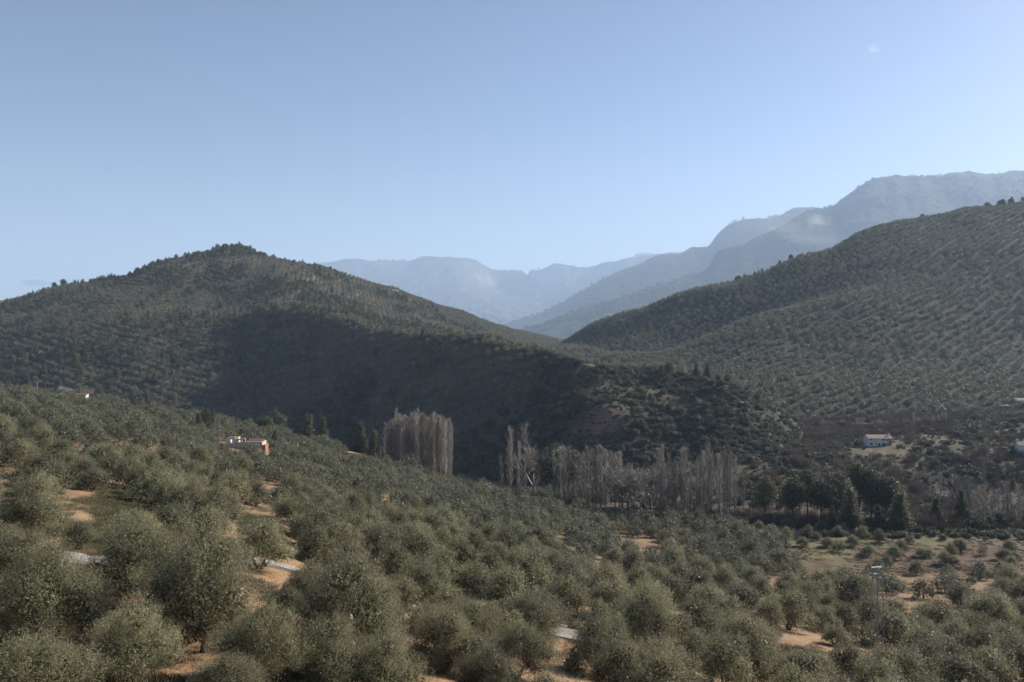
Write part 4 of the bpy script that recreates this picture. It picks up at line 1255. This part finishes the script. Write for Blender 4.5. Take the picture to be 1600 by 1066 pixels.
# white farmhouse in the valley
c = G(1357, 430)
zf = min(ground(c.x - 1, 430), ground(c.x + 12, 430)) - .1
hx_, hz_ = c.x, max(zf, zpy(430, 699.5))
farm = gable_house("farmhouse", (hx_, 430, hz_), math.radians(-4), 12.2, 7.5, 4.6, 1.5,
    [(.9, 3.5, 1.0, .8), (3.6, 3.6, .5, .6), (7.2, 3.5, 1.3, .8), (9.6, 3.4, 1.0, .9), (.9, 1.1, 1.3, 1.0), (3.7, 1.1, .6, .9), (7.1, .8, 1.8, 1.2)],
    "white two storey farmhouse with pale tiled roof on the terrace above the river", M_tile, chimney=(11.2, 2.6, .7), doors=[(5.2, .102, 1.0, 1.9)])
MB().box(-.6, 12.8, -.8, 8.2, -2.5, -.02).build("foundation", M_stone, farm)
v = lobed_crown("ivy", [(11.2, -.1, 1.3, .8, .35, 1.4), (11.4, -.1, 3.2, .7, .3, 1.3), (10.3, -.1, 1.2, 1.0, .35, .9)], M_scrub, 720, 420, 4, .2, .1, .2, fill=60)
obj("climbing_plant", v, farm)
# big white house at the right edge
p = G(1592, 388)
h2 = gable_house("white_house", (p.x, 388, zpy(388, 713)), math.radians(-14), 10.5, 7.0, 5.2, 1.5, [(2.4, 3.3, 1.0, 1.0), (2.2, 1.0, 2.0, .9), (6.2, 3.3, 1.0, 1.0)],
    "large white house with sloping cream roof cut by the right edge of the photo", M_tile, chimney=(.2, 3.4, .8))
MB().box(-.6, 11, -.8, 7.6, -3, -.02).build("foundation", M_stone, h2)
# pale house half hidden in olives and flat white roofed shed
p = hit(1594, 634, near=600)
h3 = gable_house("hillside_house", (p.x - 3, p.y, p.z - .3), math.radians(-6), 14, 8, 4.2, 1.6, [(2, 1.6, 1.2, 1.1), (6, 1.6, 1.2, 1.1)], "bluish white house half hidden by olives on the right hill above the shed", M_tile)
p = hit(1573, 640, near=560)
root = empty("flat_roofed_shed", (p.x - 6, p.y, p.z - .6))
MB().box(0, 12.5, .3, 6, 0, 2.6).build("wall", M_stone, root)
MB().box(-.3, 12.8, -.2, 6.4, 2.603, 3.55).build("roof", M_white, root)
tag(root, "long low shed with a bright white flat roof on the lower right hill", "shed")
# tiny far house on the left hill
p = hit(617, 458, near=900)
gable_house("distant_hut", (p.x - 4, p.y, p.z), 0, 9, 5, 3.4, 1.2, [(3, 1.2, 1.2, 1.2)], "tiny white hut far up on the slope of the left hill", M_white)
# stone hut on the near crest
p = G(118, 331)
hut = gable_house("stone_hut", (p.x - .6, 331, ground(p.x + 2, 331) + .5), math.radians(12), 4.4, 4, 2.7, .4, [(1.8, 1.0, .6, .6)], "small cream stone hut among leafless trees on the near crest at left", M_redtile, wall_mat=M_dirtywhite, shed=True)
MB().box(0, 4.6, 0, 4, -2, -.003).build("foundation", M_dirtywhite, hut)
# pump house on the spur tip
p = hit(1160, 634, near=420)
gable_house("pump_house", (p.x - .8, p.y, p.z), 0, 1.9, 1.6, 1.3, .3, [(.6, .5, .5, .5)], "tiny pale hut near the end of the spur", M_white, shed=True)

# ruined farmhouse, 22 px per 5 m; built in its own axes
p = G(352, 258)
zb = ground(p.x + 6, 256) + .1
ruin = empty("ruined_farmhouse", (p.x, 258, zb), math.radians(3))
wall_with_openings(3.0, 3.6, [(1.3, 1.9, .7, 1.2)], .4, M_white, "gable_wall", ruin, x0=0.2)
MB().add([(.2, 0, 3.6), (3.2, 0, 3.6), (3.2, .4, 3.6), (.2, .4, 3.6), (1.2, 0, 4.0), (1.2, .4, 4.0), (3.2, 0, 3.95), (3.2, .4, 3.95)], [(0, 1, 6, 4), (3, 5, 7, 2), (0, 4, 5, 3), (4, 6, 7, 5), (1, 2, 7, 6)]).build("broken_gable", M_white, ruin)
MB().box(2.84, 3.2, .403, 5.5, 0, 3.4).box(.2, .56, .403, 5.5, 0, 3.3).build("side_wall", M_dirtywhite, ruin)
wall_with_openings(3.2, 3.3, [(1.0, 2.2, .8, .7), (2.15, 2.3, .7, .6)], .4, M_dirtywhite, "middle_wall", ruin, x0=3.203)
MB().box(3.5, 4.0, .02, .38, 3.303, 3.7).box(5.0, 6.2, .02, .38, 3.303, 3.5).build("broken_top", M_dirtywhite, ruin)
lw = wall_with_openings(5.0, 2.3, [], .4, M_dirtywhite, "long_wall", ruin, x0=6.406)
MB().box(6.5, 11.3, .6, 5.2, 2.0, 2.25).add([(6.5, .6, 2.26), (11.3, .6, 2.26), (11.3, 5.2, 2.8), (6.5, 5.2, 2.8), (6.5, 5.2, 2.26), (11.3, 5.2, 2.26)], [(0, 1, 2, 3), (2, 5, 4, 3), (0, 3, 4), (1, 5, 2)]).build("roof", M_redtile, ruin)
MB().box(11.41, 11.75, -.3, 5, 0, 2.2).build("end_wall", M_dirtywhite, ruin)
annex = MB()
for zi in range(8): annex.box(11.7 + .02 * (zi % 2), 12.6, -.9, -.55, -1.6 + zi * .37, -1.6 + zi * .37 + .34)
annex.build("brick_wall", M_brick, ruin)
MB().box(12.603, 12.9, -.9, 3, -1.6, 1.5).build("annex_side", M_brick, ruin)
MB().box(9.6, 9.8, -.9, -.6, -1.4, 1.2).box(9.6, 11.0, -.95, -.5, 1.203, 1.5).build("door_frame", M_white, ruin)
MB().box(-.2, 13.2, -1, 6, -4, -1.62).build("foundation", M_stone, ruin)
tag(ruin, "roofless white farmhouse ruin with a red brick annex on the near crest", "ruin")
root = empty("ruin_bush", (G(343, 259).x, 259, ground(G(343, 259).x, 259) - .2), 0, (.9, .9, .8))
obj("trunk", BARES[0][0], root, sc=(.35, .35, .35)); obj("branches", BARES[0][1], root, sc=(.4, .4, .4))
tag(root, "reddish leafless bush against the left side of the ruined farmhouse", "bush")

# ------------------------------------------------------------------ pylons, poles and cables
def lattice(name, px, D, py_top, wb, wt, arms, label, nseg=12, rot=.3, z0=None):
    x = (px - 800) / F * D; zg = ground(x, D) - .2 if z0 is None else z0; H = zpy(D, py_top) - zg
    root = empty(name, (x, D, zg), rot)
    def hw(t): return (wb + (wt - wb) * t) / 2
    cs = [(-1, -1), (1, -1), (1, 1), (-1, 1)]
    e = .045
    for sx, sy in cs:
        MB().tube([(sx * hw(0), sy * hw(0), 0), (sx * hw(1), sy * hw(1), H)], e, 4).build("leg", M_steel, root)
    b = MB(); zs = [H * i / nseg for i in range(nseg + 1)]
    for i in range(nseg):
        for j in range(4):
            a_ = cs[j]; b_ = cs[(j + 1) % 4]
            if (i + j) % 2: a_, b_ = b_, a_
            h0 = hw(zs[i] / H); h1 = hw(zs[i + 1] / H)
            b.tube([(a_[0] * h0, a_[1] * h0, zs[i]), (b_[0] * h1, b_[1] * h1, zs[i + 1])], .028, 3)
    for t in (.0, 1.0, .9):
        h = hw(t)
        for j in range(4): b.tube([(cs[j][0] * h, cs[j][1] * h, H * t), (cs[(j + 1) % 4][0] * h, cs[(j + 1) % 4][1] * h, H * t)], .03, 3)
    br = b.build("bracing", M_steel, root)
    tips = []
    for az, al in arms:
        z = H * az
        m = MB().tube([(-al, 0, z), (al, 0, z)], .05, 4)
        m.build("crossarm", M_steel, root)
        for sx in (-1, 1):
            MB().tube([(sx * al, 0, z), (sx * al, 0, z + .12), (sx * al, 0, z + .28)], [.03, .09, .05], 6).build("insulator", M_ceramic, root)
            tips.append(root.matrix_basis @ Vector((sx * al, 0, z + .28)))
    MB().box(-wb / 2 - .25, wb / 2 + .25, -wb / 2 - .25, wb / 2 + .25, -.6, .3).build("footing", M_concrete, root)
    tag(root, label, "pylon")
    return root, tips
from mathutils import Euler
bpy.context.view_layer.update()
_, tipA = lattice("lattice_pylon", 1371, 90, 886, 1.0, .72, [(1.0, .85), (.93, .5)], "slim galvanised lattice pylon rising from the near olives at lower right", 13)
_, tipB = lattice("lattice_pylon", 1107, 150, 816, 1.0, .5, [(1.0, .35), (.93, .35)], "small lattice pylon on a white footing in the middle of the olive grove", 13)
_, tipC = lattice("lattice_pylon", 297, 300, 651, .8, .4, [(1.0, .8)], "far thin lattice pylon left of the ruined farmhouse on the crest", 9)
x = (58 - 800) / F * 318
pole = empty("power_pole", (x, 318, ground(x, 318) - .2))
Hh = zpy(318, 597) - (ground(x, 318) - .2)
MB().tube([(0, 0, 0), (0, 0, Hh)], [.2, .14], 8).build("pole", M_stone, pole)
MB().tube([(-1.2, 0, Hh), (1.2, 0, Hh)], .09, 5).tube([(-1.0, 0, Hh), (0, 0, Hh - .9)], .05, 4).tube([(1.0, 0, Hh), (0, 0, Hh - .9)], .05, 4).build("crossarm", M_steel, pole)
for sx in (-1.1, 0, 1.1): MB().tube([(sx, 0, Hh), (sx, 0, Hh + .15), (sx, 0, Hh + .35)], [.04, .12, .06], 6).build("insulator", M_ceramic, pole)
tag(pole, "grey power pole with a T shaped crossarm on the crest at far left", "power pole")
def cable(a, b, sag, label, rad=.025, group="cables of the power line"):
    a = Vector(a); b = Vector(b); P = []
    for i in range(25):
        t = i / 24; p = a.lerp(b, t); p.z -= 4 * sag * t * (1 - t); P.append(p)
    o = MB().tube(P, rad, 4).build("cable", M_wire); tag(o, label, "cable", group); return o
far_end = Vector(((1640 - 800) / F * 170, 170, zpy(170, 965)))
cable(tipA[0], Vector(((1900 - 800) / F * 150, 150, zpy(150, 985))), 1.6, "upper black cable running right from the near lattice pylon across the orchard field", .02)
cable(tipA[1], Vector(((1900 - 800) / F * 151.5, 151.5, zpy(151.5, 992))), 1.7, "lower black cable running right from the near lattice pylon across the orchard field", .02)
cable(tipA[2], tipB[1], 1.6, "black cable sagging from the near lattice pylon back to the small one", .018)
top = Vector((x, 318, ground(x, 318) - .2 + Hh + .35))
cable(top + Vector((-1.1, 0, 0)), Vector(((-250 - 800) / F * 318, 318, zpy(318, 600))), 1.2, "upper grey cable leaving the crest power pole to the left", .03, "cables of the crest line")
cable(top + Vector((1.1, 0, 0)), tipC[0], 5.0, "cable from the crest power pole to the far thin pylon", .02, "cables of the crest line")

# rocks beside the track
r = random.Random(15)
def rock(name, loc, s, label, mat=M_stone):
    import bmesh
    bm = bmesh.new(); bmesh.ops.create_icosphere(bm, subdivisions=2, radius=1)
    for v in bm.verts:
        n = float(vnoise(v.co.x * 1.3 + loc[0], v.co.y * 1.3 + v.co.z * 2.1, 8)); v.co *= .7 + .6 * n
        v.co.z *= .6
    me = bpy.data.meshes.new(name); bm.to_mesh(me); bm.free(); me.materials.append(mat)
    o = obj(name, me, None, loc, r.uniform(0, 6), s); return tag(o, label, "rock", "rocks by the concrete track" if False else None)
p = G(874, 80.5); rock("rock", (p.x, p.y, p.z + .2), (.95, .5, .5), "pale boulder beside the concrete track below the near olives")

# ------------------------------------------------------------------ haze, smoke, clouds
def volume_box(name, x0, x1, y0, y1, z0, z1, label, build_mat, cat=None, kind='stuff'):
    o = MB().box(x0, x1, y0, y1, z0, z1).build(name, build_mat); o.display_type = 'WIRE'
    return tag(o, label, cat, None, kind)
def haze_mat():
    m = bpy.data.materials.new("haze_air"); m.use_nodes = True; t = m.node_tree
    for n in list(t.nodes): t.nodes.remove(n)
    o = t.nodes.new("ShaderNodeOutputMaterial"); v = t.nodes.new("ShaderNodeVolumePrincipled")
    v.inputs['Color'].default_value = (0.55, 0.73, 1.0, 1); v.inputs['Density'].default_value = HAZE_DENSITY
    v.inputs['Anisotropy'].default_value = 0.1
    t.links.new(v.outputs[0], o.inputs['Volume']); return m
volume_box("haze", -26500, 26500, -600, 25600, -242, 2180, "blue morning haze filling the valley", haze_mat(), "haze")
def puff_mat(name, dens, scale, seed, centre, size, aniso=.0, thr=(.42, .7), col=(1, 1, 1, 1), stretch=(1, 1, 1)):
    m = bpy.data.materials.new(name); m.use_nodes = True; t = m.node_tree
    for n in list(t.nodes): t.nodes.remove(n)
    o = t.nodes.new("ShaderNodeOutputMaterial"); v = t.nodes.new("ShaderNodeVolumePrincipled")
    v.inputs['Color'].default_value = col; v.inputs['Anisotropy'].default_value = aniso
    tc = t.nodes.new("ShaderNodeTexCoord"); mp = t.nodes.new("ShaderNodeMapping"); mp.inputs['Scale'].default_value = stretch; mp.inputs['Location'].default_value = (seed, seed * .7, 0)
    no = t.nodes.new("ShaderNodeTexNoise"); no.inputs['Scale'].default_value = scale; no.inputs['Detail'].default_value = 4; no.inputs['Distortion'].default_value = .6
    t.links.new(tc.outputs['Object'], mp.inputs[0]); t.links.new(mp.outputs[0], no.inputs['Vector'])
    mr = t.nodes.new("ShaderNodeMapRange"); t.links.new(no.outputs[0], mr.inputs[0]); mr.inputs[1].default_value = thr[0]; mr.inputs[2].default_value = thr[1]
    ln = t.nodes.new("ShaderNodeVectorMath"); ln.operation = 'LENGTH'; t.links.new(tc.outputs['Object'], ln.inputs[0])
    fo = t.nodes.new("ShaderNodeMapRange"); t.links.new(ln.outputs['Value'], fo.inputs[0]); fo.inputs[1].default_value = 1.0; fo.inputs[2].default_value = .25
    mu = t.nodes.new("ShaderNodeMath"); mu.operation = 'MULTIPLY'; t.links.new(mr.outputs[0], mu.inputs[0]); t.links.new(fo.outputs[0], mu.inputs[1])
    m2 = t.nodes.new("ShaderNodeMath"); m2.operation = 'MULTIPLY'; t.links.new(mu.outputs[0], m2.inputs[0]); m2.inputs[1].default_value = dens
    t.links.new(m2.outputs[0], v.inputs['Density']); t.links.new(v.outputs[0], o.inputs['Volume']); return m
def puff(name, px, py, D, wpx, hpx, depth, dens, seed, label, cat, tilt=0.0, scale=1.6, thr=(.42, .7), stretch=(1, 1, 1), kind=None):
    import bmesh
    bm = bmesh.new(); bmesh.ops.create_icosphere(bm, subdivisions=2, radius=1.0)
    me = bpy.data.meshes.new(name); bm.to_mesh(me); bm.free()
    me.materials.append(puff_mat(name + "_vapour", dens, scale, seed, None, None, thr=thr, stretch=stretch))
    o = bpy.data.objects.new(name, me); o.location = ((px - 800) / F * D, D, zpy(D, py)); o.rotation_euler = (0, -tilt, 0)
    o.scale = (wpx / 2 * D / F, depth, hpx / 2 * D / F); COL.objects.link(o)
    return tag(o, label, cat, None, kind)
puff("smoke", 1278, 345, 3000, 46, 28, 40, .02, 1.3, "bright puff of bonfire smoke before the high mountain", "smoke", kind='stuff')
puff("smoke", 1250, 358, 3000, 150, 56, 80, .0045, 4.3, "thin veil of smoke drifting around the bright puff", "smoke", tilt=-.2, kind='stuff', thr=(.38, .7))
puff("cloud", 1364, 76, 34000, 26, 16, 140, .006, 2.3, "tiny white wisp of cloud alone in the upper right sky", "cloud", kind=None)
puff("cloud", 58, 441, 34500, 54, 14, 220, .15, 5.3, "small flat white cloud above the left skyline beside the two pines", "cloud", stretch=(.6, 1, 1), thr=(.3, .6))
puff("cloud", 1012, 400, 34500, 46, 13, 220, .15, 6.3, "white cloud peeping over the far range below the notch ridge", "cloud", thr=(.3, .5))
puff("contrail", 1311, 272, 35000, 56, 3, 34, .02, 7.3, "short white contrail above the high mountain", "contrail", tilt=.2, thr=(.2, .4))

# ------------------------------------------------------------------ labels that single each tree out
_ORD = "first second third fourth fifth sixth seventh eighth ninth tenth eleventh twelfth thirteenth fourteenth fifteenth sixteenth seventeenth eighteenth nineteenth twentieth".split()
_TEN = "thirtieth"
def ordinal(i):
    if i < 20: return _ORD[i]
    if i < 29: return "twenty " + _ORD[i - 20]
    return _TEN if i == 29 else "thirty " + _ORD[i - 30]
def opx(o):
    return 800 + F * o.location.x / o.location.y
def number_from_left(group, text):
    m = sorted([o for o in COL.objects if o.parent is None and o.get('group') == group], key=opx)
    for i, o in enumerate(m): o['label'] = text.replace("#", ordinal(i) if i else "leftmost")
number_from_left("poplars of the left river clump", "leafless poplar, # in the tall river clump left of the spreading trees")
number_from_left("poplars of the right river row", "leafless poplar, # in the river row between the spreading trees and the pines")
number_from_left("spreading trees of the river band", "leafless spreading tree, # in the middle of the bare river band")
number_from_left("thin bare trees behind the pines", "thin leafless tree, # of those in the brown wood behind the pines")
number_from_left("poplars beside the orchard field", "tall leafless poplar, # of those beside the orchard field at the right edge")
number_from_left("poplars behind the terrace", "small leafless poplar, # in the row behind the terrace right of the farmhouse")
number_from_left("bare trees among the far reeds", "low bare tree, # among the reeds under the right hill")
number_from_left("pines crowning the right hill", "dark pine, # in the wood crowning the right hill at the photo edge")
number_from_left("pines on the right hill skyline", "dark pine, # of those along the far skyline of the right hill")
number_from_left("pale pines in the fold of the olive hill", "pale pine, # in the fold at the lower left of the right hill")
st_ = [o for o in COL.objects if o.parent is None and o.get('group') == "poplars of the dense stand"]
st_.sort(key=lambda o: o.location.y)
for i, o in enumerate(sorted(st_[:16], key=opx)): o['label'] = "leafless grey poplar, %s in the front row of the dense poplar stand" % (ordinal(i) if i else "leftmost")
for o in st_[16:]: o['label'] = "leafless grey poplar inside the dense stand, behind its front row"

def by_landmarks(objs, marks, kind, most, fallback, lift):
    """nearest in a direction from something one can find, counted outwards"""
    P = {}
    for o in objs:
        x, y, z = o.location; P[o.name] = (800 + F * x / y, H0 - (z + lift) * F / y)
    rank = []
    for mname, mx, my in marks:
        sect = {}
        for o in objs:
            px, py = P[o.name]; dx = px - mx; dy = (my - py) * 1.3
            a = math.degrees(math.atan2(dy, dx)) % 360
            d = ["right of", "to the upper right of", "above", "to the upper left of", "left of", "to the lower left of", "below", "to the lower right of"][int(((a + 22.5) % 360) // 45)]
            sect.setdefault(d, []).append((math.hypot(dx, dy), o))
        for d, l in sect.items():
            l.sort(key=lambda t: t[0])
            for i, (q, o) in enumerate(l[:most]): rank.append((i, q, o, d, mname))
    rank.sort(key=lambda t: (t[0], t[1])); done = set()
    for i, q, o, d, mname in rank:
        if o.name in done: continue
        done.add(o.name)
        o['label'] = "%s %s %s %s" % (kind, ordinal(i) + " nearest", d, mname) if i else "%s nearest %s %s" % (kind, d, mname)
    for o in objs:
        if o.name not in done: o['label'] = fallback(P[o.name])
MARKS = [("the near lattice pylon", 1371, 960), ("the small lattice pylon", 1107, 870), ("the grassy clearing at left", 200, 800), ("the left stretch of concrete track", 138, 870),
         ("the pale boulder by the track", 874, 985), ("the ruined farmhouse", 382, 695), ("the sandy ground at bottom left", 300, 1000), ("the lone lit conical pine", 1406, 820), ("the foot of the dense poplar stand", 655, 725), ("the orchard field corner", 1560, 900)]
def zone(p):
    v = "far" if p[1] < 760 else ("middle" if p[1] < 880 else "near"); h = "left" if p[0] < 530 else ("central" if p[0] < 1060 else "right")
    return "rounded grey green olive tree in the %s %s part of the near grove" % (v, h)
ol = [o for o, c in OLIVES]
for o in ol: o['category'] = "olive tree"; o['group'] = "olive trees of the near grove"
by_landmarks(ol, MARKS, "olive tree", 13, zone, 2.5)
hp = [o for o in COL.objects if o.parent is None and o.get('group') == "pines standing out on the left hill"]
by_landmarks(hp, [("the summit of the left hill", 361, 388), ("the lone skyline pines", 92, 446), ("the stone hut", 126, 612), ("the crest power pole", 58, 615), ("the ruined farmhouse", 382, 690), ("the dense poplar stand", 655, 680)],
             "left hill pine", 11, lambda p: "pale lit pine standing out of the shaded wood on the left hill", 4)
